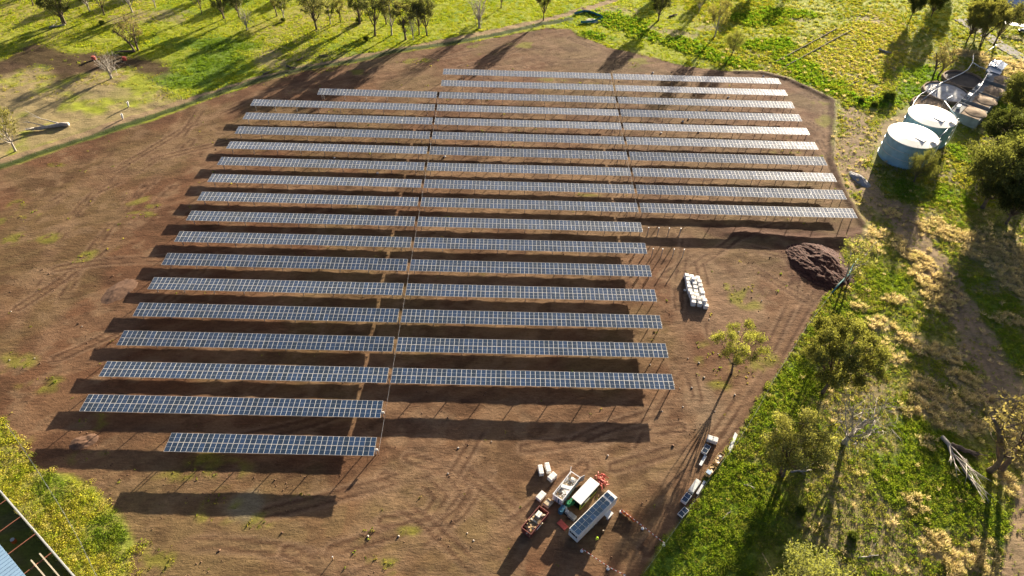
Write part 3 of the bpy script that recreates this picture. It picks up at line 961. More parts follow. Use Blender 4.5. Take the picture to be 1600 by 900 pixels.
# bare posts of two unfinished rows
for r, xs_ in ((11, [(1011, 360), (1027, 361), (1043, 361), (1061, 362)]), (12, [(1019, 398), (1034, 399), (1052, 400), (1068, 402)])):
    for i, (px, py) in enumerate(xs_):
        gx = G(px, py, 1.0)[0]
        t = empty("bare_tracker_post", (gx, row_y(r), 0), 0, "bare steel post without panels, %s out from the end of %s solar row" % (ORD[i + 1], "the farther" if r == 11 else "the nearer"), "steel post", "bare posts of unfinished rows")
        obj("post", BARE, t)
        obj("bearing_housing", HOUS, t, (0, 0, 2.95))

# ------------------------------------------------------------------ trees
def bez(a, b, c, n):
    return [a * (1 - t) ** 2 + b * 2 * t * (1 - t) + c * t * t for t in np.linspace(0, 1, n)]


def tree_proto(seed, H, cz, rx, rz, lobes, lrad, per, leaf, col, barkm, lean=0.0, tr=0.022, droop=0.3, fork=0.45, hollow=0.3, trunks=1, twigs=0):
    """tapered trunk with limbs to each crown lobe; crown of leaf quads in the lobes"""
    g = np.random.default_rng(seed)
    b = MB()
    cen = []
    tries = 0
    while len(cen) < lobes and tries < 4000:
        tries += 1
        p = g.normal(0, 1, 3)
        p /= np.linalg.norm(p)
        p *= g.uniform(hollow, 1.0) ** 0.6
        q = np.array([p[0] * rx, p[1] * rx, cz + p[2] * rz])
        q[0] += lean * H * 0.5
        if q[2] < H * 0.2:
            continue
        if all(np.linalg.norm((q - k) / np.array([rx, rx, rz])) > 0.62 * (12.0 / lobes) ** 0.4 for k in cen) or tries > 2500:
            cen.append(q)
    r0 = tr * H
    base_pts = []
    for k in range(trunks):
        off = g.normal(0, 0.35, 3) * (trunks > 1)
        off[2] = 0
        top = np.array([lean * H * 0.45, 0, cz]) + g.normal(0, 0.05 * H, 3) * np.array([1, 1, 0.3]) + off * 4
        mid = np.array([lean * H * 0.1, 0, cz * 0.5]) + g.normal(0, 0.03 * H, 3) * np.array([1, 1, 0]) + off
        pts = bez(off + np.array([0, 0, -0.3]), mid, top, 8)
        b.tube(pts, [r0 * (1.25 if i == 0 else 1) * (1 - 0.075 * i) for i in range(8)], 7)
        base_pts.append(pts)
    for q in cen:
        pts = base_pts[g.integers(trunks)]
        f = np.clip(g.normal(fork + 0.35 * (q[2] - cz) / max(rz, .1), 0.1), 0.3, 0.95)
        s = pts[int(f * 7)]
        m = s * 0.45 + q * 0.55 + np.array([0, 0, -0.06 * H]) + g.normal(0, 0.03 * H, 3)
        ps = bez(s, m, q, 6)
        rr = r0 * (0.5 - 0.2 * f)
        b.tube(ps, [rr * (1 - 0.15 * i) for i in range(6)], 5)
        for j in range(twigs if twigs else 3):
            e = q + g.normal(0, 1, 3) * lrad * (1.0 if not twigs else 1.5) + np.array([0, 0, 0.3 * lrad])
            b.tube(bez(ps[3] if j % 2 else ps[4], (ps[4] + e) / 2 + g.normal(0, .2, 3), e, 4), [rr * 0.4, rr * .28, rr * .18, rr * .08], 4)
            if twigs:
                for jj in range(3):
                    e2 = e + g.normal(0, 1, 3) * lrad * 0.9
                    b.tube(bez((q + e) / 2, e + g.normal(0, .15, 3), e2, 3), [rr * .16, rr * .1, rr * .05], 3)
    trunk = b.mesh("trunk", barkm, smooth=True)
    crown = None
    if per:
        N = len(cen) * per
        cid = np.repeat(np.arange(len(cen)), per)
        C = np.array(cen)[cid]
        # every lobe is made of tufts
        nt_ = 14
        tv = g.normal(0, 1, (len(cen), nt_, 3))
        tv /= np.linalg.norm(tv, axis=2, keepdims=True)
        tv *= g.uniform(0.35, 1.15, (len(cen), nt_, 1)) * lrad
        tv[..., 2] *= 0.75
        tid = g.integers(0, nt_, N)
        P = C + tv[cid, tid] + g.normal(0, 0.26 * lrad, (N, 3))
        P[:, 2] -= droop * np.abs(g.normal(0, 0.45, N)) * lrad
        P[:, 2] = np.maximum(P[:, 2], 0.3)
        nr = g.normal(0, 1, (N, 3)) + np.array([0, 0, 0.5])
        nr /= np.linalg.norm(nr, axis=1, keepdims=True)
        t = np.cross(nr, g.normal(0, 1, (N, 3)) + np.array([0, 0, -2.5 * droop]) * 0.001)
        t /= np.linalg.norm(t, axis=1, keepdims=True)
        bb_ = np.cross(nr, t)
        s = leaf * g.uniform(0.6, 1.3, (N, 1))
        V = np.stack([P - t * s, P - bb_ * s * .45, P + t * s, P + bb_ * s * .45], 1).reshape(-1, 3)
        tint = (np.array(col)[None] * (g.uniform(0.8, 1.25, len(cen))[cid] * g.uniform(0.75, 1.25, (len(cen), nt_))[cid, tid] * g.uniform(0.75, 1.25, N))[:, None])
        crown = npmesh("crown", V, np.arange(4 * N).reshape(-1, 4), MT['leaf'], np.repeat(tint, 4, 0))
    return trunk, crown


OL, DK, PO, BR = (0.13, 0.14, 0.05), (0.055, 0.075, 0.026), (0.2, 0.19, 0.08), (0.15, 0.13, 0.075)
PROTO = {
    # name: protos with nominal height 10-ish metres
    'gum': [tree_proto(11, 10, 7.4, 3.5, 2.3, 15, 0.95, 230, 0.19, (0.15, 0.155, 0.07), MT['bark'], fork=0.4), tree_proto(12, 10, 7.3, 3.4, 2.4, 14, 0.95, 220, 0.19, (0.15, 0.155, 0.07), MT['palebark'], 0.12, fork=0.4), tree_proto(13, 10, 7.5, 3.0, 2.3, 13, 0.9, 230, 0.19, (0.13, 0.14, 0.06), MT['bark'], -0.1, fork=0.4)],
    'dark': [tree_proto(24, 10, 7.0, 3.4, 2.7, 16, 1.05, 280, 0.21, (0.085, 0.095, 0.045), MT['bark'], 0.06, 0.026, fork=0.35, trunks=2), tree_proto(25, 10, 7.2, 3.0, 2.6, 14, 1.0, 270, 0.21, (0.095, 0.105, 0.048), MT['bark'], -0.08, 0.024, fork=0.4)],
    'dense': [tree_proto(21, 10, 6.3, 3.8, 3.4, 24, 1.2, 800, 0.155, (0.07, 0.085, 0.032), MT['bark'], 0, 0.026), tree_proto(22, 10, 6.0, 4.2, 3.2, 26, 1.2, 800, 0.155, (0.1, 0.11, 0.04), MT['bark'], 0.05, 0.026)],
    'big': [tree_proto(31, 10, 6.6, 3.7, 3.0, 32, 0.85, 900, 0.115, (0.16, 0.165, 0.055), MT['bark'], 0.0, 0.02, fork=0.35), tree_proto(32, 10, 6.2, 3.6, 3.0, 26, 0.85, 600, 0.115, (0.19, 0.19, 0.07), MT['bark'], -0.1, 0.018, fork=0.3, trunks=2)],
    'pale': [tree_proto(41, 10, 6.8, 3.2, 2.7, 12, 1.1, 190, 0.2, PO, MT['palebark'], 0.06), tree_proto(42, 10, 6.6, 3.4, 2.6, 13, 1.1, 150, 0.2, BR, MT['bark'], -0.05, 0.03, trunks=2)],
    'weep': [tree_proto(51, 10, 6.2, 3.6, 2.8, 18, 1.1, 700, 0.12, (0.15, 0.16, 0.06), MT['bark'], 0, 0.024, 1.2)],
    'slender': [tree_proto(61, 10, 6.8, 1.7, 3.0, 9, 0.85, 220, 0.2, (0.15, 0.15, 0.06), MT['bark'], 0.03), tree_proto(62, 10, 6.6, 1.9, 3.0, 10, 0.8, 200, 0.2, (0.12, 0.13, 0.05), MT['palebark'], -0.06)],
    'bare': [tree_proto(71, 10, 6.8, 3.6, 2.7, 12, 1.2, 0, 0, OL, MT['palebark'], 0.05, 0.034, fork=0.35, twigs=5), tree_proto(72, 10, 6.6, 4.0, 2.4, 13, 1.3, 0, 0, OL, MT['palebark'], -0.08, 0.04, fork=0.3, trunks=2, twigs=5)],
    'sapling': [tree_proto(81, 10, 6.0, 2.6, 3.2, 12, 1.0, 110, 0.18, (0.18, 0.19, 0.07), MT['palebark'], 0.05, 0.016, trunks=2)],
    'shrub': [tree_proto(91, 4, 1.6, 1.9, 1.2, 12, 0.85, 420, 0.2, (0.1, 0.125, 0.03), MT['bark'], 0, 0.02)],
    'lone': [tree_proto(101, 10, 7.4, 3.9, 1.9, 16, 0.85, 700, 0.11, (0.18, 0.185, 0.06), MT['bark'], 0.12, 0.018, fork=0.5)],
}
ptr = random.Random(3)


def tree(px, py, H, kind, label, wide=1.0, var=None, rot=None, name=None, cat="tree", group=None):
    x, y = G(px, py)
    pr = PROTO[kind]
    tm, cm = pr[var % len(pr)] if var is not None else pr[ptr.randrange(len(pr))]
    s = H / (4.0 if kind == 'shrub' else 10.0)
    o = empty(name or {'bare': 'bare_tree', 'sapling': 'young_tree', 'shrub': 'shrub'}.get(kind, 'tree'), (x, y, 0), ptr.uniform(0, 6.28) if rot is None else rot, label, cat, group)
    o.scale = (s * wide, s * wide, s)
    obj("trunk", tm, o)
    if cm:
        obj("crown", cm, o)
    return o


TG = "trees in the paddock beyond the track"
TREES = [
    (100, 38, 13.5, 'dark', "dark dense tree leaning over a pale fallen branch, leftmost of the far paddock", 0.98, 0),
    (52, 8, 10, 'gum', "thin tree whose trunk meets the upper edge above the dark dense tree", 0.8, 0),
    (140, 18, 10, 'slender', "slender tree just right of the dark dense tree in far paddock", 1, 1),
    (163, 23, 12, 'dark', "second dark tree, right of the dark dense paddock tree", 0.72, 1),
    (207, 19, 11, 'bare', "bare white-trunked tree leaning between two dark paddock trees", 0.7, 0),
    (243, 12, 9, 'gum', "dark tree at the upper edge beside the bare white-trunked tree", 0.9, 1),
    (316, 22, 9.5, 'gum', "thin olive tree left of the dark pair in the far paddock", 0.7, 2),
    (350, 29, 11, 'dark', "dark tree on the shaded slope, left one of a close pair", 0.78, 0),
    (374, 27, 11, 'dark', "dark tree on the shaded slope, right one of a close pair", 0.81, 1),
    (387, 47, 8, 'bare', "small bare grey tree in front of the dark pair", 0.5, 1),
    (214, 80, 12.5, 'pale', "pale half-bare tree above the dark log near the red drums", 0.8, 1),
    (174, 122, 9, 'bare', "wide leafless tree beside the two red drums", 1.0, 1),
    (24, 236, 17, 'pale', "pale olive tree at the paddock corner beside the fallen grey log", 0.95, 0),
    (433, 25, 10, 'slender', "tall straight thin tree, left of two close trunks", 1, 0),
    (443, 29, 9, 'slender', "short thin tree with dark foot, right of two close trunks", 1, 1),
    (495, 46, 14, 'gum', "broad olive tree with pale trunk left of the tree cluster", 1.05, 0),
    (516, 38, 10, 'slender', "dark slim tree just behind the broad olive tree", 1, 1),
    (532, 34, 9, 'slender', "small slim tree between the broad olive tree and the cluster", 1, 0),
    (563, 37, 13, 'dark', "dark tree at the left end of the paddock cluster", 0.72, 0),
    (586, 56, 16, 'gum', "tall thick-crowned tree, front left of the paddock cluster", 0.95, 2),
    (604, 38, 11, 'slender', "thin tree behind the thick-crowned tree of the cluster", 1, 0),
    (612, 55, 15, 'gum', "airy tree in the middle of the paddock cluster", 0.75, 1),
    (634, 62, 14, 'slender', "narrow pale green tree of the paddock cluster", 1.15, 0),
    (646, 63, 10, 'bare', "leafless grey sapling in front of the paddock cluster", 0.45, 0),
    (655, 54, 15, 'gum', "tall open tree near the right end of the paddock cluster", 0.7, 0),
    (667, 55, 14.5, 'dark', "dark forked tree at the right end of the paddock cluster", 0.72, 1),
    (749, 44, 13, 'bare', "bare white tree standing alone by the far track", 0.55, 1),
    (783, 12, 10, 'gum', "thick-trunked tree at the upper edge right of the bare white tree", 0.8, 2),
    (849, 32, 13, 'dark', "dark twin-trunked tree where the far track bends", 0.65, 1),
    (1028, 32, 12, 'dark', "compact dark tree beyond the square teal enclosure", 0.81, 0),
    (1116, 58, 16, 'pale', "tall forked tree with thin crown in the far yellow grass", 0.7, 0),
    (1143, 86, 10, 'weep', "drooping pale olive tree at the far right corner of the dirt", 0.75, 0),
    (1092, 20, 8, 'gum', "small distant tree between two taller far trees", 0.8, 1),
    (1422, 30, 17, 'dense', "dark tree left of the big roadside clump", 0.6, 0),
    (1455, 26, 16, 'dense', "very dark tree between the left dark tree and roadside clump", 0.7, 0),
    (1510, 66, 20, 'big', "big olive tree at the left of the roadside clump", 0.75, 0),
    (1534, 72, 21, 'big', "tall olive tree in the middle of the roadside clump", 0.75, 1),
    (1553, 70, 20, 'gum', "bushy olive tree at the road end of the clump", 0.95, 0),
    (1524, 50, 19, 'dense', "dark tree at the back of the roadside clump", 0.8, 1),
    (1462, 118, 14, 'pale', "brownish half-bare tree beside the yellow field", 0.95, 1),
    (1552, 232, 15, 'dense', "dark bushy tree nearest the concrete tanks", 1.15, 0),
    (1590, 185, 18, 'dense', "dark bushy tree in the shade behind the concrete tanks", 1.1, 1),
    (1535, 325, 26, 'dense', "huge broad tree right of the water tanks, olive on top", 0.95, 1),
    (1586, 318, 27, 'dense', "huge dark tree at the right edge beside the broad olive one", 0.95, 0),
    (1572, 350, 20, 'dense', "dark tree low at the right edge below the huge trees", 0.8, 0),
    (1428, 284, 13, 'weep', "bright olive tree in front of the nearer water tank", 0.85, 0),
    (1322, 442, 19, 'sapling', "spindly young tree beside the dark soil heap", 0.9, 0),
    (1143, 584, 16.0, 'lone', "lone spreading tree on the bare dirt", 1.0, 0),
    (1285, 614, 23, 'big', "large olive tree at the edge of the dirt track", 0.92, 0),
    (1226, 744, 20, 'big', "large pale forked tree below the big olive tree", 0.92, 1),
    (1236, 990, 24, 'weep', "pale bushy tree cut by the lower edge", 0.95, 0),
    (1318, 692, 14, 'bare', "dead white-limbed tree among dry grass", 1.15, 0),
    (1558, 738, 24, 'pale', "reddish thin-leaved tree with thick dark trunk at the right edge", 0.85, 1),
]
for (px, py, H, kind, lab, wd, v) in TREES:
    far = py < 60 and px < 800
    if py < 100 and px < 1200:
        H, wd = H * 1.18, wd * 1.2
    tree(px, py, H, kind, lab, wd, v, group=TG if far else None)
for (px, py, H, lab) in ((1387, 155, 4.5, "round dark bush at the corner of the yellow field"), (1366, 166, 2.5, "low bush left of the round dark bush"), (1345, 158, 2.0, "small bush at the end of the lush green strip"),
                         (160, 38, 2.2, "small dark bush in the far paddock shade"), (443, 33, 2.0, "dark bush at the foot of the thin tree"), (573, 63, 2.4, "grey bush in front of the paddock cluster"), (562, 35, 3.0, "low bush behind the paddock cluster"),
                         (1600, 140, 5, "bush between road and concrete tanks"), (1330, 840, 2.0, "low bush in the shade above the lower-edge tree"), (1250, 800, 2.2, "bush beneath the large pale forked tree")):
    tree(px, py, H, 'shrub', lab, 1.0, 0, cat="bush")
# trees beyond the upper edge, whose shadows reach the far paddock
for i, (px, py, H, kind) in enumerate([(60, -28, 15, 'dense'), (130, -35, 14, 'gum'), (215, -30, 15, 'dense'), (300, -40, 15, 'dense'), (385, -30, 14, 'gum'), (455, -35, 16, 'dense'), (530, -40, 15, 'gum'), (1060, -25, 14, 'dense'), (1130, -30, 15, 'gum'), (1180, -10, 14, 'dense'), (1240, -20, 13, 'gum'), (1480, -20, 18, 'dense')]):
    tree(px, py, H, kind, "tree just beyond the upper edge, throwing shade into the paddock", 0.7, i, group="trees beyond the upper edge")

# ------------------------------------------------------------------ dead wood
def log(pa, pb, r, m, name, label, branches=0, seed=0, z0=None):
    g = random.Random(seed)
    a, b_ = Vector((*G(*pa), 0)), Vector((*G(*pb), 0))
    d = b_ - a
    t = empty(name, a, 0, label, "fallen tree" if branches else "log")
    mb = MB()
    n = 7
    sd_ = Vector((-d.y, d.x, 0)).normalized()
    pts = [d * (i / (n - 1)) + sd_ * g.gauss(0, 0.03 * d.length) * (0 < i < n - 1) + Vector((0, 0, r * 0.9)) for i in range(n)]
    mb.tube(pts, [r * (1.15 - 0.1 * i) for i in range(n)], 8)
    mb.build("log_stem", m, t, smooth=True)
    if branches:
        for k in range(branches):
            mb = MB()
            f = g.uniform(0.15, 0.75)
            s = pts[int(f * n)]
            L = d.length * g.uniform(0.3, 0.7) * (1.1 - f * 0.5)
            dr = (d.normalized() + sd_ * g.gauss(0, 0.42) + Vector((0, 0, g.uniform(0.0, 0.4)))).normalized()
            p = [s, s + dr * L * 0.5 + Vector((0, 0, g.uniform(0, .5))), s + dr * L + Vector((g.gauss(0, .4), g.gauss(0, .4), -0.1))]
            p[-1].z = max(p[-1].z, 0.15)
            mb.tube(bez_v(p), [r * .4, r * .34, r * .27, r * .2, r * .12], 5)
            for q in range(3):
                e = p[-1] + (dr + Vector((g.gauss(0, .5), g.gauss(0, .5), g.gauss(0, .3)))) * L * 0.35
                e.z = max(e.z, 0.1)
                mb.tube([p[1] * .4 + p[2] * .6, (p[2] + e) / 2, e], [r * .16, r * .1, r * .04], 4)
            mb.build("branch", m, t, smooth=True)
    return t


def bez_v(p):
    return [p[0] * (1 - t) ** 2 + p[1] * 2 * t * (1 - t) + p[2] * t * t for t in (0, .25, .5, .75, 1)]


log((1470, 684), (1524, 762), 0.45, MT['palebark'], "fallen_tree", "big bleached fallen tree with spread branches in green weeds", 12, 3)
log((1484, 697), (1527, 712), 0.6, MT['bark'], "fallen_log", "dark broken log lying against the bleached fallen tree", 4, 5)
log((108, 197), (42, 205), 0.7, MT['palebark'], "fallen_tree", "grey fallen tree in the paddock beside the pale olive tree", 4, 6)
log((212, 81), (180, 83), 0.5, MT['bark'], "fallen_log", "dark log on the shaded bank by the red drums", 0, 7)
log((78, 44), (103, 40), 0.35, MT['palebark'], "fallen_branch", "pale fallen branch below the dark dense tree", 2, 8)
log((1162, 758), (1180, 763), 0.14, MT['palebark'], "fallen_branch", "thin white branch in the bright weeds by the crates", 2, 9)
log((1128, 812), (1142, 797), 0.12, MT['palebark'], "fallen_branch", "thin pale branch low in the bright weeds", 1, 10)
log((1235, 738), (1268, 735), 0.2, MT['palebark'], "fallen_branch", "pale branch lying at the foot of the forked tree", 3, 11)
log((1340, 872), (1372, 868), 0.16, MT['palebark'], "fallen_branch", "pale stick beside the lower-edge tree", 1, 12)
log((465, 96), (473, 91), 0.35, MT['bark'], "tree_stump", "dark stump with pale face in the sunny far paddock", 1, 13)
log((448, 104), (463, 107), 0.3, MT['bark'], "fallen_log", "dark log in the sunny far paddock near the stump", 1, 14)
log((412, 117), (422, 113), 0.35, MT['bark'], "fallen_log", "dark log close to the far track", 1, 15)
log((498, 88), (513, 88), 0.3, MT['bark'], "fallen_log", "dark log under the broad olive tree", 1, 16)
log((1046, 27), (1058, 23), 0.4, MT['bark'], "fallen_log", "grey log in the yellow grass right of the compact dark tree", 1, 17)
log((1372, 78), (1392, 84), 0.4, MT['palebark'], "fallen_log", "grey log lying in the yellow field", 0, 18)
log((1322, 136), (1346, 122), 0.2, MT['post'], "fallen_log", "thin dark pole lying in the yellow field", 0, 19)

# stubs of dead trees, pale
for (px, py, lab) in ((192, 186, "nearer of two bleached tree stubs beside the paddock fence"), (201, 167, "farther of two bleached tree stubs beside the paddock fence")):
    x, y = G(px, py)
    b = MB()
    b.tube([(0, 0, -.1), (0.05, 0, .7), (0.2, 0.1, 1.5), (0.35, .05, 2.3)], [.2, .34, .3, .1], 8)
    b.tube([(0.1, 0, 1.0), (-.25, .1, 1.6), (-.3, .2, 2.0)], [.16, .1, .04], 6)
    t = empty("tree_stub", (x, y, 0), 0, lab, "tree stub")
    b.build("stub_stem", MT['white'], t, smooth=True)
for (px, py, lab) in ((147, 93, "red plastic drum, left of the wide leafless tree"), (195, 94, "red plastic drum by the fence corner above the leafless tree")):
    x, y = G(px, py)
    t = empty("red_drum", (x, y, 0), 0, lab, "drum")
    b = MB()
    b.lathe([(0.01, 0), (.75, 0), (.8, .1), (.8, .55), (.84, .6), (.84, .7), (.8, .75), (.8, 1.2), (.72, 1.3), (.01, 1.32)], n=20)
    b.build("drum_body", MT['redsheet'], t, smooth=False)
    b = MB()
    b.lathe([(.01, 1.34), (.5, 1.34), (.5, 1.42), (.01, 1.44)], n=16)
    b.build("lid", MT['redmesh'], t)
# ------------------------------------------------------------------ fences
def fence(pts, label, step=4.0, h=1.2, r=0.06, wires=3, pm='post', wm='wire', wr=0.012, name="wire_fence", rail=None, lean=0.05):
    P = [Vector((*G(*p), 0)) for p in pts]
    t = empty(name, P[0], 0, label, "fence")
    O = P[0]
    g = random.Random(len(pts) + int(O.x))
    pb = MB()
    pb.tube([(0, 0, -.3), (0, 0, h)], [r, r * 0.9], 6)
    pme = pb.mesh("post", MT[pm])
    line = []
    carry = 0.0
    for a, b in zip(P, P[1:]):
        L = (b - a).length
        s = carry
        while s < L:
            line.append(a + (b - a) * (s / L))
            s += step
        carry = s - L
    line.append(P[-1])
    for p in line[:100]:
        obj("post", pme, t, p - O, (g.gauss(0, lean), g.gauss(0, lean), g.random() * 6))
    for k in range(wires):
        w = MB()
        z = h * (k + 1) / wires - 0.05
        w.tube([p - O + Vector((0, 0, z)) for p in line], wr, 3)
        w.build("wire", MT[wm], t)
    if rail:
        w = MB()
        for a, b in zip(line, line[1:]):
            d = b - a
            w.box((a + b) / 2 - O + Vector((0, 0, h * .5)), (d.length, .02, h * .9), math.atan2(d.y, d.x))
        w.build("cloth_panel", MT[rail], t)
    return t


fence([(-40, 274), (60, 240), (150, 211), (250, 178), (330, 149), (400, 126), (470, 108)], "wire fence between pale track and bare soil, left stretch", 3.6, 1.25)
fence([(473, 107), (560, 94), (620, 79), (700, 68), (780, 53), (850, 37), (890, 30)], "wire fence between pale track and bare soil, far stretch", 3.6, 1.25)
fence([(182, 92), (215, 112), (250, 135), (284, 155)], "grassy post fence running down to the track from the leafless tree", 3.5, 1.1, 0.09)
fence([(-10, 152), (70, 156), (140, 158), (210, 162), (284, 157)], "low wire fence across the paddock behind the bleached stubs", 5.0, 1.0, 0.05, 2)
fence([(470, 108 - 9), (560, 82), (640, 72)], "short paddock fence above the far track", 6, 1.1, .06, 2)
fence([(14, 668), (40, 706), (70, 752), (100, 800), (128, 850), (152, 900), (170, 935)], "thin fence running through yellow weeds in the near left corner", 4.2, 1.3, 0.04, 3, 'steel', 'steel', 0.014)
fence([(1318, 428), (1303, 454), (1262, 508), (1210, 592), (1182, 644), (1152, 692), (1108, 750), (1042, 846), (1006, 896)], "low pale wire fence along the edge of the green meadow", 4.5, 0.7, 0.03, 2, 'post', 'wire', 0.012)
fence([(1208, 118), (1255, 130), (1303, 154), (1304, 200), (1302, 250)], "low wire fence round the far right corner of the dirt", 5, 1.0, 0.05, 2)
fence([(897, 23), (916, 18), (943, 28), (925, 36), (907, 36)], "teal cloth fence round a small square of pale spoil", 3.0, 1.1, 0.05, 1, 'post', 'wire', .012, "cloth_fence", 'teal')
for pa, pb, lab in (((1211, 98), (1308, 45), "long low timber edging in the yellow field, upper of two"), ((1228, 104), (1328, 49), "long low timber edging in the yellow field, lower of two")):
    a, b_ = Vector((*G(*pa), 0)), Vector((*G(*pb), 0))
    d = b_ - a
    t = empty("timber_edging", a, math.atan2(d.y, d.x), lab, "edging")
    for k in range(6):
        b = MB()
        b.box((d.length / 6 * (k + .5), 0, .25), (d.length / 6 - .1, .3, .55))
        b.build("sleeper", MT['post'], t, 0.03)

# spoil inside the square, soil heap, puddle, stones
def heap(px, py, rx, ry, h, m, name, label, cat, seed=1, rot=0.0, n=26, rough=0.35):
    x, y = G(px, py)
    g = np.linspace(-1, 1, n)
    U, V = np.meshgrid(g, g)
    U, V = U.ravel(), V.ravel()
    r = np.sqrt(U * U + V * V)
    z = h * np.clip(1 - r ** 1.6, -0.15, 1) * (1 + rough * (fbm(U * 10 + seed * 31, V * 10, 5, 6, seed) - 0.5) * 2.4)
    z = np.where(r < 1.05, z + rough * 0.5 * h * (fbm(U * 30, V * 30 + seed, 2.2, 4, seed + 5) - 0.5) * 0.8, -0.3)
    me = npmesh(name, np.stack([U * rx, V * ry, z - 0.03], 1), np.array([(j * n + i, j * n + i + 1, (j + 1) * n + i + 1, (j + 1) * n + i) for j in range(n - 1) for i in range(n - 1)]), m, None, False)
    return obj(name, me, None, (x, y, 0), (0, 0, R(rot)), label, cat)


heap(1281, 412, 8.5, 11.5, 1.8, MT['soil'], "soil_heap", "big heap of dark red soil at the corner of the site", "soil heap", 2, 20, 90, 0.62)
heap(927, 32, 4.0, 2.5, 0.5, MT['palepool'], "spoil_heap", "pale spoil inside the square teal enclosure", "soil heap", 3)
heap(186, 455, 3.2, 5.5, 0.35, MT['clod'], "soil_heap", "rough low ridge of brown soil left of the panel rows", "soil heap", 4, -25, 30, 0.9)
heap(130, 690, 3, 2.0, 0.35, MT['clod'], "soil_heap", "dark clods heaped by the near left corner of the dirt", "soil heap", 5, 20, 24, 0.9)
MT['gravel'] = mat('grey_gravel', (0.36, 0.35, 0.35), 0.95, 0, 0.3, 3.0, 0.06)
heap(1343, 280, 2.0, 5.0, 1.0, MT['gravel'], "gravel_heap", "pale grey gravel heap beside the path to the water tanks", "gravel heap", 6, 20, 40, 0.7)

g_ = random.Random(12)


def stone(px, py, s, label, m='stone', group=None, name="stone"):
    x, y = G(px, py)
    bm = bmesh.new()
    bmesh.ops.create_icosphere(bm, subdivisions=1, radius=s)
    for v in bm.verts:
        v.co *= g_.uniform(.75, 1.25)
        v.co.z *= .65
    me = bpy.data.meshes.new(name)
    bm.to_mesh(me)
    bm.free()
    me.materials.append(MT[m])
    return obj(name, me, None, (x, y, s * .3), (0, 0, g_.random() * 6), label, "stone", group)


for (px, py) in [(1016, 570), (1062, 607), (1081, 606), (1067, 636), (1035, 643), (1168, 588), (1117, 643), (1100, 590), (1092, 567), (1122, 553), (1154, 519), (1108, 499), (1235, 405), (1190, 470), (1075, 560), (1148, 617), (950, 712), (700, 740), (716, 700), (768, 690), (575, 838), (623, 838), (730, 833), (740, 845), (128, 510), (17, 487), (15, 563), (54, 560)]:
    stone(px, py, g_.uniform(.14, .27), "small pale stone lying on the bare dirt", group="pale stones on the dirt")
for (px, py) in [(1020, 114), (1138, 152), (1104, 172), (1147, 168), (1067, 190), (1076, 186), (1033, 208), (1193, 119), (695, 245), (523, 247), (590, 271), (1165, 143), (1092, 206), (1110, 330)]:
    stone(px, py, g_.uniform(.3, .5), "white scrap of packaging on the ground between solar rows", 'bulk', "white scraps between the rows", "packaging_scrap")

# ------------------------------------------------------------------ water tanks and treatment ponds
def water_tank(c, r, h, label, seed):
    t = empty("water_tank", (c[0], c[1], 0), 0, label, "water tank", "round water tanks")
    b = MB()
    prof = [(r + 0.25, -.3), (r + .25, .15), (r, .16)]
    k = 16
    for i in range(k + 1):
        z = .16 + (h - .16) * i / k
        prof += [(r + (0.035 if i % 2 else 0), z)]
    b.lathe(prof, n=72)
    b.build("wall", MT['tankwall'], t, smooth=False)
    for kz in (0.33, 0.66):
        sb = MB()
        sb.lathe([(r + .03, h * kz - .06), (r + .09, h * kz - .06), (r + .09, h * kz + .06), (r + .03, h * kz + .06)], n=72)
        sb.build("hoop", MT['steel'], t)
    b = MB()
    b.lathe([(r + .18, h - .15), (r + .2, h + .06), (r * .6, h + .55), (.02, h + .8)], n=72)
    rf = b.build("roof", MT['tankroof'], t, smooth=False)
    b = MB()
    b.box((1.6, -2.6, h + .63), (3.6, 3.2, .08), R(35), ry=R(3.5))
    b.build("roof_sheet", MT['rooffa'], rf)
    b = MB()
    b.box((5.4, -4.1, h + .65), (2.4, 1.6, .12), R(35))
    for sx in (-1, 1):
        for sy in (-1, 1):
            ox, oy = sx * 1.15, sy * .75
            b.tube([(5.4 + ox * .82 - oy * .57, -4.1 + ox * .57 + oy * .82, h + .4), (5.4 + ox * .82 - oy * .57, -4.1 + ox * .57 + oy * .82, h + 1.7)], .05, 5)
    b.box((5.4 + .75 * .57, -4.1 - .75 * .82, h + 1.65), (2.4, .06, .06), R(35))
    b.build("access_platform", MT['steel'], t)
    b = MB()
    a = R(-38)
    ex, ey = (r + .25) * cos(a), (r + .25) * sin(a)
    for s in (-.25, .25):
        b.tube([(ex - s * sin(a), ey + s * cos(a), 0), (ex - s * sin(a), ey + s * cos(a), h + 1.2)], .04, 5)
    for i in range(24):
        b.tube([(ex + .25 * sin(a), ey - .25 * cos(a), .3 + i * .35), (ex - .25 * sin(a), ey + .25 * cos(a), .3 + i * .35)], .02, 4)
    b.build("ladder", MT['steel'], t)
    b = MB()
    b.tube([(ex + .8, ey + .5, .3), (ex + .5, ey + .4, h + .9), (ex - .8, ey + .3, h + 1.0)], .12, 8)
    b.build("inlet_pipe", MT['pvc'], t)
    return t


water_tank((138.2, 203.6), 8.0, 8.5, "big round blue-grey water tank with white roof, nearer of the two", 1)
water_tank((150.6, 217.0), 7.9, 8.5, "big round blue-grey water tank with white roof, farther of the two", 2)


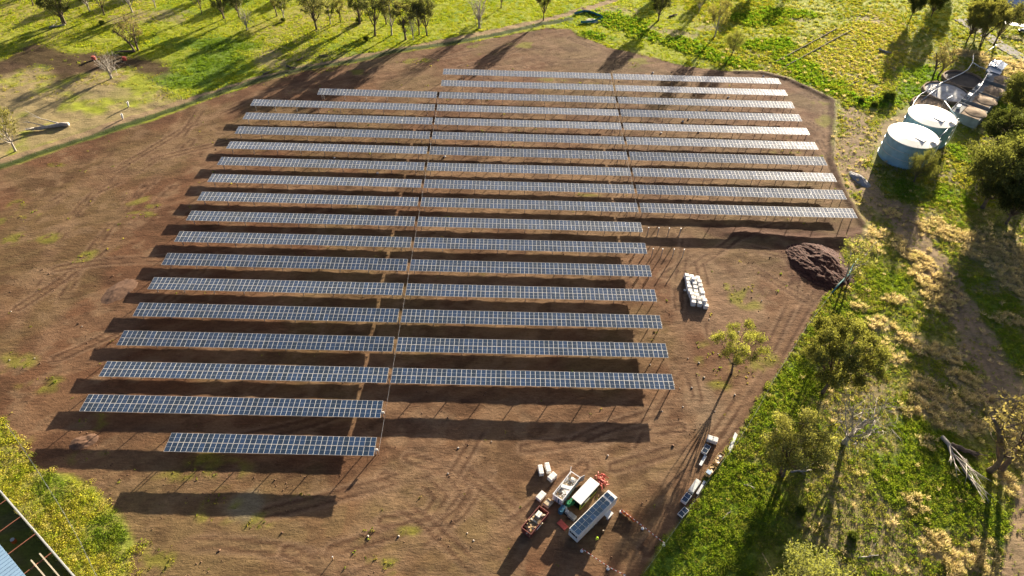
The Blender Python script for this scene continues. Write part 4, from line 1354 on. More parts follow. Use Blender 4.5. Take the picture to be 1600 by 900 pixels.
def pond(px, py, r, m, name, label, h=1.2):
    x, y = G(px, py)
    t = empty(name, (x, y, 0), 0, label, "settling pond", "round settling ponds behind the tanks")
    b = MB()
    b.lathe([(r + 1.0, -.2), (r + .45, h), (r, h), (r - .3, h - .5)], n=40)
    b.build("rim", MT['sludge'], t)
    n = 22
    g = np.linspace(-1, 1, n)
    vs = [(0, 0, h - .4)]
    for j in range(1, 7):
        for k in range(28):
            rr = (r - .15) * j / 6
            a = 2 * pi * k / 28
            vs.append((rr * cos(a), rr * sin(a), h - .45 + .25 * float(fbm(np.array([rr * cos(a) + px]), np.array([rr * sin(a)]), 3, 3, 4)[0] - .5)))
    fs = [(0, 1 + k, 1 + (k + 1) % 28) for k in range(28)]
    for j in range(5):
        for k in range(28):
            fs.append((1 + j * 28 + k, 1 + (j + 1) * 28 + k, 1 + (j + 1) * 28 + (k + 1) % 28, 1 + j * 28 + (k + 1) % 28))
    b = MB()
    b.add(vs, fs)
    b.build("crust", m, t)


pond(1477, 147, 8.2, MT['palepool'], "settling_pond", "round pond crusted white and brown behind the farther water tank")
pond(1504, 127, 7.4, MT['darkpool'], "settling_pond", "round pond of black mud beside the concrete tanks")
pond(1452, 166, 6.0, MT['sludge'], "settling_pond", "round brown pond half hidden behind the farther water tank")

a0, a1 = Vector((*G(1503, 190), 0)), Vector((*G(1556, 134), 0))
dl = a1 - a0
rzt = math.atan2(dl.y, dl.x)
for i, o_ in enumerate(["nearest the water tanks", "second from the water tanks", "third from the water tanks", "farthest from the water tanks"]):
    c = a0 + dl * (0.06 + i * 0.29)
    t = empty("concrete_tank", c, rzt, "grey concrete tank with brown crust and white hatch, %s" % o_, "concrete tank", "row of concrete tanks")
    Lx, Ly, h = dl.length * .235, 10.5 - .5 * i, 3.6 + .35 * (i % 2)
    b = MB()
    for s in (-1, 1):
        b.box((0, s * (Ly / 2 - .15), h / 2), (Lx, .3, h))
        b.box((s * (Lx / 2 - .15), 0, h / 2), (.3, Ly - .6, h))
    b.build("wall", MT['concrete'], t)
    b = MB()
    b.box((0, 0, h - .35), (Lx - .6, Ly - .6, .1))
    b.build("cover", MT['concrete'], t)
    b = MB()
    b.box((0, -1.6, h - .12), (Lx - .5, Ly - 4.0, .4))
    b.lathe([(.02, h + .75), (1.2, h + .6), (Lx * .36, h + .25), (Lx * .42, h + .05)], (.3, -2.2, 0), 24)
    b.build("crust", MT['sludge'], t)
    b = MB()
    b.box((-.4, 3.6, h + .35), (2.0, 1.1, .9))
    b.box((-.4, 3.6, h + .84), (2.2, 1.3, .08))
    b.build("hatch", MT['white'], t, 0.02)
    b = MB()
    for k in range(3):
        b.box((-Lx / 2 + Lx * (k + .5) / 3, -Ly / 2 - .1, h / 2), (.25, .2, h - .2))
    b.build("buttress", MT['concrete'], t)

x, y = G(1553, 112)
t = empty("pump_shed", (x, y, 0), rzt, "small pale blue metal shed beyond the concrete tanks", "shed")
b = MB()
b.box((0, 0, 1.5), (7, 5, 3.0))
b.build("wall", MT['houserf'], t)
b = MB()
b.box((0, -1.35, 3.35), (7.6, 3.1, .1), rx=R(14))
b.box((0, 1.35, 3.35), (7.6, 3.1, .1), rx=R(-14))
b.build("roof", MT['houserf'], t)
b = MB()
b.box((-3.53, 0, 1.1), (.06, 1.4, 2.2))
b.build("door", MT['white'], t)
x, y = G(1548, 121)
t = empty("lean_to", (x, y, 0), rzt, "low white lean-to roof between pump shed and concrete tanks", "shed")
b = MB()
b.box((0, 0, 2.6), (5.5, 5, .1), rx=R(8))
b.build("roof", MT['white'], t)
b = MB()
for s in (-1, 1):
    for q in (-1, 1):
        b.box((s * 2.5, q * 2.2, 1.3 + q * .3), (.12, .12, 2.6 + q * .6))
b.build("frame", MT['steel'], t)


def pipe(pts, z, r, m, name, label, cat="pipe", supports=True):
    P = [Vector((*G(px, py, zz if zz is not None else z), zz if zz is not None else z)) for px, py, zz in [(p + (None,))[:3] for p in pts]]
    O = Vector((P[0].x, P[0].y, 0))
    t = empty(name, O, 0, label, cat)
    b = MB()
    b.tube([p - O for p in P], r, 8)
    b.build("pipe_run", m, t, smooth=True)
    if supports:
        b = MB()
        for a, c in zip(P, P[1:]):
            for f in (0.1, .5, .9):
                p = a + (c - a) * f - O
                b.box((p.x, p.y, p.z / 2), (.15, .15, p.z))
        b.build("support", MT['steel'], t)


pipe([(1413, 208), (1420, 182), (1428, 160), (1437, 148), (1470, 130), (1504, 114), (1513, 108), (1520, 97), (1521, 86)], 1.2, .17, MT['pvc'], "white_pipe", "long white pipe bending round the settling ponds")
pipe([(1521, 98), (1530, 104), (1544, 109)], 1.0, .18, MT['pvc'], "white_pipe", "short white pipe from the long pipe to the pump shed")
pipe([(1495, 183, 8.9), (1476, 158, 5), (1472, 165, 1.0)], 3, .16, MT['pvc'], "white_pipe", "pipe rising to the roof of the farther water tank", supports=False)
pipe([(1475, 157, 4.5), (1488, 150, 4.5)], 3, .16, MT['pvc'], "white_pipe", "short grey pipe above the white crusted pond")
pipe([(1499, 168, 5.0), (1530, 138, 5.0), (1546, 110, 5.0)], 5, .12, MT['steel'], "walkway_rail", "grey rail running over the row of concrete tanks", "rail")
pipe([(1440, 157, 1.0), (1466, 137, 1.0)], 1, .16, MT['steel'], "steel_pipe", "grey pipe crossing the brown pond")
pipe([(1466, 216, 8.9), (1478, 205, 8.2), (1492, 187, 8.9)], 8, .12, MT['steel'], "steel_pipe", "grey pipe joining the roofs of the two water tanks", supports=False)
pipe([(1300, 457, .5), (1312, 443, .6), (1327, 428, .9), (1333, 414, 1.4), (1340, 405, 1.8)], .5, .2, MT['tealpipe'], "teal_pipe", "curved teal pipe beside the dark soil heap", supports=False)
pipe([(1538, 84, 1.0), (1557, 70, 1.0)], 1, .16, MT['tealpipe'], "teal_pipe", "teal pipe under the roadside clump", supports=True)

# ------------------------------------------------------------------ house by the road, top right
x, y = G(1592, 16)
t = empty("house", (x + 4, y + 3, 0), R(-22), "house with long pale blue metal roof by the far road", "house")
b = MB()
b.box((0, 0, 1.6), (38, 13, 3.2))
b.build("wall", MT['brick'], t)
b = MB()
for s in (-1, 1):
    b.box((0, s * 3.6, 4.3), (40, 7.8, .14), rx=R(-s * 16))
    for k in range(26):
        b.box((-19.4 + k * 1.55, s * 3.6, 4.4), (.08, 7.8, .08), rx=R(-s * 16))
b.build("roof", MT['houserf'], t)
for k in range(5):
    w = b = MB()
    b.box((-15 + k * 7, -6.53, 1.7), (1.8, .1, 1.2))
    f = b.build("window", MT['white'], t)
    b = MB()
    b.box((-15 + k * 7, -6.6, 1.7), (1.6, .06, 1.0))
    b.build("pane", MT['glassdark'], f)
b = MB()
b.box((-6, -7.8, 2.6), (16, 2.6, .1))
b.build("verandah_roof", MT['white'], t)
x, y = G(1582, 47)
t = empty("carport", (x, y, 0), R(-20), "white flat carport in front of the pale blue roofed house", "carport")
b = MB()
b.box((0, 0, 2.7), (9, 3.6, .14))
b.build("roof", MT['white'], t)
b = MB()
for s in (-1, 1):
    for q in (-1, 1):
        b.box((s * 4.2, q * 1.6, 1.3), (.12, .12, 2.7))
b.build("post_frame", MT['white'], t)
x, y = G(1598, 50)
t = empty("parked_car", (x, y, 0), R(-20), "dark parked car beside the white carport", "car")
b = MB()
b.add([(-2.2, -.9, .35), (2.2, -.9, .35), (2.2, .9, .35), (-2.2, .9, .35), (-2.2, -.9, .85), (2.1, -.9, .8), (2.1, .9, .8), (-2.2, .9, .85)], [(0, 3, 2, 1), (4, 5, 6, 7), (0, 1, 5, 4), (1, 2, 6, 5), (2, 3, 7, 6), (3, 0, 4, 7)])
b.build("body", MT['darkgreen'], t, 0.06)
b = MB()
b.add([(-1.6, -.85, .86), (1.0, -.85, .86), (1.0, .85, .86), (-1.6, .85, .86), (-1.1, -.7, 1.45), (.3, -.7, 1.45), (.3, .7, 1.45), (-1.1, .7, 1.45)], [(4, 5, 6, 7), (0, 1, 5, 4), (1, 2, 6, 5), (2, 3, 7, 6), (3, 0, 4, 7)])
b.build("cabin", MT['glassdark'], t)
for sx in (-1.4, 1.35):
    for sy in (-.85, .85):
        b = MB()
        b.tube([(sx, sy - .1, .33), (sx, sy + .1, .33)], .33, 14)
        b.build("wheel", MT['black'], t)
# far road
P = GP([(1500, 30), (1540, 55), (1570, 75), (1600, 92), (1660, 125)])
V = []
for i, p in enumerate(P):
    d = P[min(i + 1, len(P) - 1)] - P[max(i - 1, 0)]
    d = d / np.linalg.norm(d)
    nrm_ = np.array([-d[1], d[0]]) * 3.2
    V += [(*(p - nrm_), .16), (*(p + nrm_), .16), (*(p - nrm_ * 1.15), -.4), (*(p + nrm_ * 1.15), -.4)]
b = MB()
b.add(V, [q for i in range(len(P) - 1) for q in ((4 * i, 4 * i + 4, 4 * i + 5, 4 * i + 1), (4 * i + 2, 4 * i + 6, 4 * i + 4, 4 * i), (4 * i + 1, 4 * i + 5, 4 * i + 7, 4 * i + 3))])
MT['road'] = mat('worn_asphalt', (0.2, 0.185, 0.17), 0.9, 0, 0.2, 0.6)
b.build("road", MT['road'], None, kind="structure")

# ------------------------------------------------------------------ shed in the near left corner
zr, zg = 5.0, 4.2
g0, g1 = Vector((*G(-2, 764, zg), zg)), Vector((*G(118, 902, zg), zg))
ax = (g1 - g0).normalized()
pn = Vector((ax.y, -ax.x, 0))          # towards the building (away from the site)
if pn.dot(Vector((*G(0, 900), 0)) - Vector((*G(120, 800), 0))) < 0:
    pn = -pn
rz = math.atan2(ax.y, ax.x)
t = empty("open_shed", (g0.x, g0.y, 0), 0, "shed with pale blue roof and open rafters in the near left corner", "shed")
e0 = Vector((*G(0, 851, zr), zr))
dist = (Vector((e0.x, e0.y, 0)) - Vector((g0.x, g0.y, 0))).dot(pn)
L = (g1 - g0).length + 14


def S(s, w, z):
    p = ax * s + pn * w
    return (p.x, p.y, z)


b = MB()
b.box(S(L / 2 - 8, dist + 7.0, zr), (L + 6, 14, .12), rz)
for k in range(46):
    b.box(S(-10 + k * .8, dist + 7.0, zr + .09), (.07, 14, .06), rz)
b.build("roof", MT['bluerf'], t)
b = MB()
b.box(S(L / 2 - 8, 0, zg), (L + 6, .16, .25), rz)
b.build("gutter_beam", MT['rooffa'], t)
b = MB()
b.box(S(L / 2 - 8, .25, zg / 2 - .1), (L + 6, .08, zg - .3), rz)
b.build("wall", MT['darkwall'], t)
for (px, py) in ((5, 785), (14, 821), (35, 850), (64, 877)):
    q = Vector((*G(px, py, zg), 0)) - Vector((g0.x, g0.y, 0))
    s = q.dot(ax)
    b = MB()
    b.box(S(s, dist / 2 + .3, zg + .05), (.16, dist, .2), rz)
    b.build("rafter", MT['rust'], t)
for w, s0, s1 in ((dist * .32, .68, 1.05), (dist * .62, .68, 1.05)):
    b = MB()
    Lg = (g1 - g0).length
    b.box(S(Lg * (s0 + s1) / 2, w, zg + .3), (Lg * (s1 - s0), .22, .12), rz)
    b.build("purlin", MT['cream'], t)
b = MB()
for s in (0.0, .48, 1.0):
    p = S((g1 - g0).length * s, .1, 0)
    b.tube([(p[0], p[1], -.2), (p[0], p[1], zg + .5)], .1, 6)
b.build("column", MT['steel'], t)
b = MB()
b.box(S(-.3, .2, zg + .3), (1.3, .8, .12), rz)
b.build("end_flashing", MT['white'], t)
x, y = G(21, 845, .5)
b = MB()
b.lathe([(.01, 0), (.42, 0), (.45, .1), (.42, .9), (.36, .95), (.01, .96)], n=16)
t2 = empty("water_drum", (x, y, 0), 0, "orange and white drum in the dark under the open shed", "drum")
b.build("drum_body", MT['orange'], t2)
b = MB()
b.lathe([(.01, .97), (.4, .97), (.38, 1.05), (.01, 1.07)], n=16)
b.build("lid", MT['white'], t2)
# ------------------------------------------------------------------ site equipment
def pallet_pack(c, L, Wd, H, ang, label, m='wrap', name="wrapped_pallet", cat="pallet", group=None, seed=0, z=0.0):
    t = empty(name, (c[0], c[1], z), R(ang), label, cat, group)
    b = MB()
    for k in range(5):
        b.box((-L / 2 + L * (k + .5) / 5, 0, .13), (L / 5 * .72, Wd, .025))
    for s in (-1, 0, 1):
        b.box((0, s * (Wd / 2 - .06), .055), (L, .1, .11))
    b.build("pallet_base", MT['timber'], t)
    b = MB()
    b.box((0, 0, .15 + (H - .15) / 2), (L * .97, Wd * .95, H - .15))
    b.build("load", MT[m], t, 0.05)
    b = MB()
    for s in (-1, 1):
        b.box((s * L * .25, 0, .15 + (H - .15) / 2), (.05, Wd * .95 + .02, H - .15 + .02))
    b.build("strap", MT['steel'], t)
    return t


GC = "white wrapped pallets by the skips"
pallet_pack((9.02, 77.09), 2.24, 1.0, 1.2, 99, "white wrapped pallet, left one of the touching pair", group=GC)
pallet_pack((10.53, 77.67), 2.27, 1.0, 1.2, 102, "white wrapped pallet, right one of the touching pair", group=GC)
pallet_pack((11.41, 75.55), 1.9, 1.3, 1.2, 46, "white wrapped pallet just above the open white skip", group=GC)
pallet_pack((8.96, 71.12), 2.05, 1.35, 1.0, 49, "white wrapped pallet between the pair and the red skip", group=GC)
t = empty("crate_stack", (10.38, 69.69, 0), R(48), "open pale crate of timber touching the red skip", "crate")
b = MB()
for k in range(7):
    b.box((0, -.6 + k * .2, .35 + .02 * (k % 2)), (1.8, .16, .5))
b.build("timber_load", MT['cream'], t)
b = MB()
for s in (-.6, .6):
    b.box((s, 0, .66), (.12, 1.45, .08))
b.build("bearer", MT['timber'], t)

# long white caravan with solar roof
t = empty("site_caravan", (19.2, 66.4, 0), R(45), "long white site caravan with solar panels on its roof", "caravan")
Lc, Wc, z0, Hc = 12.0, 2.4, .55, 3.2
b = MB()
b.box((0, 0, (z0 + Hc) / 2), (Lc, Wc, Hc - z0))
b.build("body", MT['white'], t, 0.08)
b = MB()
b.box((0, 0, Hc + .015), (Lc - .1, Wc - .1, .05))
b.build("roof", MT['white'], t, 0.02)
k = 0
for i in range(10):
    for s in (-1, 1):
        xx = -Lc / 2 + .75 + i * 1.08 + (.35 if i == 9 else 0)
        b = MB()
        b.box((xx, s * .535, Hc + .1), (1.04, 1.04, .035))
        q = .515
        b.add([(xx - q, s * .535 - q, Hc + .1205), (xx + q, s * .535 - q, Hc + .1205), (xx + q, s * .535 + q, Hc + .1205), (xx - q, s * .535 + q, Hc + .1205)], [(0, 1, 2, 3)], 1)
        b.build("roof_panel", [MT['frame'], MT['cell']], t)
for s, ww in ((-.75, .35), (.0, .95), (.75, .35)):
    b = MB()
    b.box((-Lc / 2 - .02, s, 2.35), (.05, ww, .6))
    b.build("window", MT['glassdark'], t)
b = MB()
b.box((3.0, -Wc / 2 - .55, .95), (1.7, 1.1, .08))
b.box((3.0, -Wc / 2 - .8, .5), (1.5, .4, .9))
b.box((3.0, -Wc / 2 - .75, 1.4), (1.2, .06, .06))
b.build("entry_step", MT['white'], t)
b = MB()
b.box((3.0, -Wc / 2 - .02, 1.7), (.9, .05, 2.0))
b.build("door", MT['white'], t)
b = MB()
b.box((0, 0, .5), (Lc - .4, .2, .16))
b.tube([(Lc / 2 - .3, -.7, .5), (Lc / 2 + 1.3, 0, .5), (Lc / 2 - .3, .7, .5)], .06, 6)
b.build("chassis", MT['black'], t)
for sx in (-1.2, 0.0):
    for sy in (-1, 1):
        b = MB()
        b.tube([(sx, sy * .95, .42), (sx, sy * 1.2, .42)], .42, 16)
        w = b.build("wheel", MT['black'], t)
        b = MB()
        b.tube([(sx, sy * 1.2, .42), (sx, sy * 1.215, .42)], .2, 12)
        b.build("rim", MT['steel'], w)

# white roofed site hut
t = empty("site_hut", (17.97, 71.3, 0), R(48), "dark green site hut with broad white roof beside the caravan", "site hut")
b = MB()
for s in (-1, 1):
    b.box((0, s * 1.05, 1.5), (5.9, .06, 2.4))
b.box((2.95, 0, 1.5), (.06, 2.1, 2.4))
b.box((0, 0, .35), (5.9, 2.1, .1))
b.build("wall", MT['darkgreen'], t)
b = MB()
b.box((0, 0, 2.86), (6.3, 2.4, .14))
b.build("roof", MT['white'], t, 0.03)
b = MB()
for s in (-1, 1):
    b.box((-2.95, s * 1.02, 1.55), (.1, .1, 2.4))
b.box((-2.95, 0, 2.72), (.1, 2.2, .12))
b.box((-.2, -1.1, .55), (5.6, .05, .14))
b.build("trim", MT['lime'], t)
b = MB()
b.box((-.6, -1.1, 1.2), (1.6, .04, .4))
b.build("side_panel", MT['white'], t)
b = MB()
for s in (-.25, .25):
    b.tube([(3.25, s - .7, 0), (3.05, s - .7, 2.7)], .035, 5)
for i in range(8):
    b.tube([(3.23 - i * .02, -.95, .3 + i * .32), (3.23 - i * .02, -.45, .3 + i * .32)], .025, 4)
b.build("ladder", MT['steel'], t)
for sx in (-2.2, 2.2):
    for sy in (-1, 1):
        b = MB()
        b.tube([(sx, sy * .8, .3), (sx, sy * 1.02, .3)], .3, 12)
        b.build("wheel", MT['black'], t)


def skip(c, L, Wd, H, ang, m, label, ribs, door=None, name="open_skip"):
    t = empty(name, (c[0], c[1], 0), R(ang), label, "skip bin")
    b = MB()
    for s in (-1, 1):
        b.box((0, s * (Wd / 2 - .04), .25 + (H - .25) / 2), (L, .08, H - .25))
    b.box((-L / 2 + .04, 0, .25 + (H - .25) / 2), (.08, Wd - .16, H - .25))
    if not door:
        b.box((L / 2 - .04, 0, .25 + (H - .25) / 2), (.08, Wd - .16, H - .25))
    b.box((0, 0, .3), (L - .16, Wd - .16, .1))
    b.build("wall", m, t)
    b = MB()
    for s in (-1, 1):
        b.box((0, s * Wd / 2, H), (L + .1, .14, .12))
    for s in (-1, 1):
        b.box((s * L / 2, 0, H + .002 * s), (.14, Wd - .14, .12))
    b.build("rim", m, t)
    b = MB()
    for k in range(ribs):
        for s in (-1, 1):
            b.box((-L / 2 + L * (k + .5) / ribs, s * (Wd / 2 + .05), H * .5 + .1), (.12, .1, H - .35))
    for s in (-.5, .5):
        b.box((-L / 2 - .05, s * Wd * .5, H * .5 + .1), (.1, .14, H - .35))
    b.build("rib", m, t)
    if door:
        for s in (-1, 1):
            b = MB()
            b.box((L / 2 + .55 * 1, s * (Wd / 2 + .1 + (.3 if s > 0 else .1)), .25 + (H - .25) / 2), (1.15, .07, H - .25), R(s * 25))
            b.build("door", m, t)
    b = MB()
    for s in (-1, 1):
        b.box((0, s * Wd * .3, .12), (L - .4, .16, .22))
    b.build("skid", MT['black'], t)
    return t


MT['skipwhite'] = mat('scuffed_white_steel', (0.74, 0.75, 0.78), 0.5, 0, 0.2, 1.0)
ts = skip((14.19, 72.67), 6.6, 2.3, 2.3, 53, MT['skipwhite'], "open white steel skip with its far doors swung out", 7, True)
b = MB()
b.box((-3.36, .25, 1.3), (.03, .12, 1.9))
b.box((-3.36, -.35, 1.3), (.03, .3, 1.9))
b.build("end_stripe", MT['blue'], ts)
skip((7.58, 65.19), 5.9, 2.3, 2.0, 52, MT['red'], "faded red steel skip full of timber offcuts", 6)
_rs = [o for o in bpy.data.objects if o.get("label") == "faded red steel skip full of timber offcuts"][0]
b = MB()
b.box((-.2, -1.27, 1.1), (1.8, .04, .5))
b.build("placard", MT['white'], _rs)


def inskip(c, ang, dx, dy, z):
    a = R(ang)
    return (c[0] + dx * cos(a) - dy * sin(a), c[1] + dx * sin(a) + dy * cos(a), z)


def junk(loc, ang, L, Wd, n, mats, name, label, seed, lmax=1.6):
    g = random.Random(seed)
    t = empty(name, loc, R(ang), label, "debris")
    for mi, mm in enumerate(mats):
        b = MB()
        for k in range(n // len(mats)):
            b.box((g.uniform(-L / 2, L / 2), g.uniform(-Wd / 2, Wd / 2), g.uniform(.1, .6)), (g.uniform(.4, lmax), g.uniform(.1, .35), g.uniform(.04, .2)), g.uniform(0, 6.3), 0, g.uniform(-.3, .3), g.uniform(-.3, .3))
        b.build("offcut_layer", MT[mm], t)
    return t


junk(inskip((14.19, 72.67), 53, 1.5, 0, 1.25), 53, 2.4, 1.6, 40, ('cream', 'grey', 'white', 'timber'), "rubbish_pile", "mixed grey and white rubbish in the far half of the white skip", 1)
junk(inskip((14.19, 72.67), 53, -1.9, 0, 1.3), 53, 1.8, 1.5, 26, ('timber', 'cream'), "carton_pile", "brown cartons in the near half of the white skip", 2, 1.0)
p = inskip((14.19, 72.67), 53, -.3, 0, 1.95)
t = empty("long_white_box", p, R(53 - 70), "long white box lying across the white skip", "box")
b = MB()
b.box((0, 0, 0), (1.95, .7, .7))
b.build("box_body", MT['wrap'], t, 0.03)
b = MB()
b.box((0, 0, .37), (1.97, .72, .05))
b.build("lid", MT['white'], t)
p = inskip((14.19, 72.67), 53, 2.0, -.1, 1.65)
t = empty("white_drum", p, 0, "round white drum in the far half of the white skip", "drum")
b = MB()
b.lathe([(.01, 0), (.4, 0), (.42, .1), (.4, .8), (.01, .82)], n=16)
b.build("drum_body", MT['white'], t)
b = MB()
b.lathe([(.01, .84), (.36, .84), (.34, .9), (.01, .92)], n=16)
b.build("lid", MT['wrap'], t)
junk(inskip((7.58, 65.19), 52, -.4, 0, 1.35), 52, 4.4, 1.4, 90, ('timber', 'yellowwood', 'timber', 'cream'), "timber_pile", "pale timber offcuts heaped in the red skip", 3, 2.2)
p = inskip((7.58, 65.19), 52, 1.3, .1, 1.95)
t = empty("white_carton", p, R(52), "white square carton on the timber in the red skip", "box")
b = MB()
b.box((0, 0, .2), (1.2, 1.0, .5))
b.build("box_body", MT['wrap'], t, 0.03)
b = MB()
b.box((0, 0, .46), (1.22, .1, .02))
b.build("tape", MT['cream'], t)


def barrel(c, m, name, label, n=3):
    t = empty(name, (c[0], c[1], 0), 0, label, "drum")
    b = MB()
    b.lathe([(.01, 0), (.5, 0), (.52, .05), (.52, .4), (.56, .43), (.52, .47), (.52, .85), (.56, .88), (.52, .92), (.52, 1.2), (.5, 1.24), (.01, 1.22)], n=20)
    b.build("drum_body", m, t)
    b = MB()
    b.lathe([(.01, 1.24), (.1, 1.24), (.1, 1.3), (.01, 1.3)], (.25, 0, 0), 8)
    b.lathe([(.01, 1.24), (.06, 1.24), (.06, 1.29), (.01, 1.29)], (-.25, 0, 0), 8)
    b.build("bung", MT['black'], t)


barrel((14.5, 69.6), MT['green'], "green_drum", "dark green drum at the open end of the site hut")
barrel((15.3, 70.0), MT['green'], "green_drum", "second green drum, closest to the site hut wall")
barrel((12.9, 67.9), MT['blue'], "blue_drum", "blue drum nearest the red skip")
barrel((13.3, 68.5), MT['blue'], "blue_drum", "blue drum beside the white sack")
stone(883, 795, .5, "white sack slumped between green and blue drums", 'bulk', None, "white_sack")["category"] = "sack"
# generator trolley
t = empty("generator", (14.8, 67.0, 0), R(-42), "grey generator trolley between red sheet and caravan", "generator")
b = MB()
b.box((.4, 0, .75), (1.7, 1.0, .8))
b.build("canopy", MT['grey'], t, 0.05)
b = MB()
b.box((-.9, .1, .6), (.8, .7, .5))
b.tube([(-.9, -.2, .9), (-.9, .4, .9)], .22, 12)
b.tube([(-1.1, .3, .8), (-1.1, .3, 1.4)], .05, 6)
b.build("engine", MT['steel'], t)
b = MB()
b.box((0, 0, .28), (2.7, .9, .1))
b.tube([(1.3, 0, .3), (2.0, 0, .35)], .05, 6)
b.build("frame", MT['black'], t)
for s in (-1, 1):
    b = MB()
    b.tube([(.3, s * .5, .28), (.3, s * .62, .28)], .28, 12)
    b.build("wheel", MT['black'], t)

# red sheet and red mesh
g = np.linspace(-1, 1, 16)
U, V_ = np.meshgrid(g, g)
zz = .12 + .1 * fbm(U.ravel() * 6, V_.ravel() * 6, 3, 3, 5)
o = obj("red_sheet", npmesh("red_sheet", np.stack([U.ravel() * 1.1, V_.ravel() * .62, zz], 1), np.array([(j * 16 + i, j * 16 + i + 1, (j + 1) * 16 + i + 1, (j + 1) * 16 + i) for j in range(15) for i in range(15)]), MT['redsheet'], None, True), None, (13.17, 65.16, .05), (0, 0, R(-47)), "flat red plastic sheet lying beside the generator", "sheet")
so_ = o.modifiers.new("thickness", 'SOLIDIFY')
so_.thickness = .03
g_ = random.Random(21)
b = MB()
for k in range(34):
    a, r = g_.uniform(0, 6.28), g_.uniform(0, 1.3)
    c = Vector((r * cos(a) * 1.0, r * sin(a) * 1.35, g_.uniform(.1, .5)))
    d = Vector((g_.gauss(0, 1), g_.gauss(0, 1), 0)).normalized() * g_.uniform(.4, 1.0)
    b.tube([c - d, c - d * .3 + Vector((0, 0, g_.uniform(.1, .4))), c + d * .4 + Vector((0, 0, g_.uniform(-.1, .2))), c + d], [.05, .12, .12, .05], 5)
b.build("barrier_mesh_heap", MT['redmesh'], None, loc=(21.8, 75.3, 0), rot=(0, 0, R(20)), label="tangled heap of red plastic barrier mesh behind the site hut", cat="mesh heap")


# barrier tape lines
def tape(pts, label, mesh_first=False):
    P = [Vector((*G(*p), 0)) for p in pts]
    t = empty("barrier_tape", P[0], 0, label, "barrier")
    O = P[0]
    for p in P:
        b = MB()
        b.lathe([(.01, 0), (.32, 0), (.3, .12), (.07, .18), (.05, 1.05), (.01, 1.1)], n=12)
        q = b.build("barrier_post", MT['bulk'], t, loc=p - O)
        b = MB()
        b.lathe([(.07, .75), (.07, .95)], n=10)
        b.build("band", MT['redsheet'], q)
    b = MB()
    for i, (a, c) in enumerate(zip(P, P[1:])):
        n = max(4, int((c - a).length / .4))
        for k in range(n):
            f0, f1 = k / n, (k + 1) / n
            p, q = a + (c - a) * f0 - O, a + (c - a) * f1 - O
            s0, s1 = .9 - .5 * f0 * (1 - f0), .9 - .5 * f1 * (1 - f1)
            w = .13
            b.add([(p.x, p.y, s0 - w), (q.x, q.y, s1 - w), (q.x, q.y, s1 + w), (p.x, p.y, s0 + w), (p.x + .03, p.y + .05, s0 - w), (q.x + .03, q.y + .05, s1 - w), (q.x + .03, q.y + .05, s1 + w), (p.x + .03, p.y + .05, s0 + w)],
                  [(0, 1, 2, 3), (4, 7, 6, 5), (3, 2, 6, 7), (0, 4, 5, 1), (0, 3, 7, 4), (1, 5, 6, 2)], k % 2)
    b.build("tape", [MT['redsheet'], MT['white']], t)
    if mesh_first:
        a, c = P[0] - O, (P[0] + (P[1] - P[0]) * .6) - O
        d = c - a
        b = MB()
        for k in range(8):
            p = a + d * (k + .5) / 8
            b.box((p.x + .05 * (k % 2), p.y, .5), (d.length / 8, .05, .85 - .05 * (k % 3)), math.atan2(d.y, d.x) + .15 * (-1) ** k, 0, R(8 * (-1) ** k))
        b.build("mesh_panel", MT['orange'], t)


tape([(970, 800), (1004, 826), (1037, 852)], "red and white barrier tape with orange mesh end, right of the caravan", True)
tape([(909, 861), (950, 889), (976, 902)], "red and white barrier tape below the near end of the caravan")

# worker
def skin_body(name, J, E, m, parent, sub=1):
    me = bpy.data.meshes.new(name)
    me.from_pydata([j[0] for j in J], E, [])
    o = bpy.data.objects.new(name, me)
    COL.objects.link(o)
    sk = o.modifiers.new("skin", 'SKIN')
    for i, j in enumerate(J):
        v = me.skin_vertices[0].data[i]
        v.radius = (j[1], j[1]) if not isinstance(j[1], tuple) else j[1]
        v.use_root = (i == 0)
    ss = o.modifiers.new("sub", 'SUBSURF')
    ss.levels = ss.render_levels = sub
    dg = bpy.context.evaluated_depsgraph_get()
    m2 = bpy.data.meshes.new_from_object(o.evaluated_get(dg))
    o.modifiers.clear()
    o.data = m2
    m2.materials.clear()
    m2.materials.append(m)
    o.parent = parent
    return o


t = empty("person", (19.7, 61.9, 0), R(200), "person in yellow hi-vis shirt and dark trousers standing by the caravan", "person")
J = [((0, 0, .95), .15), ((0, 0, 1.2), .15), ((0, 0, 1.42), .14), ((0, 0, 1.53), .06), ((0, .02, 1.62), .085), ((0, .01, 1.75), .08),
     ((.2, 0, 1.42), .06), ((.27, .02, 1.15), .048), ((.28, .12, .92), .036), ((.28, .16, .82), .03),
     ((-.2, 0, 1.42), .06), ((-.27, .02, 1.15), .048), ((-.25, .16, .95), .036), ((-.22, .24, .88), .03),
     ((.1, 0, .85), .09), ((.11, .02, .48), .065), ((.12, 0, .08), .045), ((.13, .14, .04), .035),
     ((-.1, 0, .85), .09), ((-.11, .04, .48), .065), ((-.12, -.02, .08), .045), ((-.13, .12, .04), .035)]
E_ = [(0, 1), (1, 2), (2, 3), (3, 4), (4, 5), (2, 6), (6, 7), (7, 8), (8, 9), (2, 10), (10, 11), (11, 12), (12, 13), (0, 14), (14, 15), (15, 16), (16, 17), (0, 18), (18, 19), (19, 20), (20, 21)]
skin_body("body", J, E_, MT['skin'], t, 2)
Js = [((0, 0, .92), (.2, .16)), ((0, 0, 1.2), (.21, .16)), ((0, 0, 1.43), (.19, .14)), ((.22, 0, 1.43), .085), ((.27, .02, 1.15), .075), ((.28, .1, .97), .06), ((-.22, 0, 1.43), .085), ((-.27, .02, 1.15), .075), ((-.25, .13, .99), .06)]
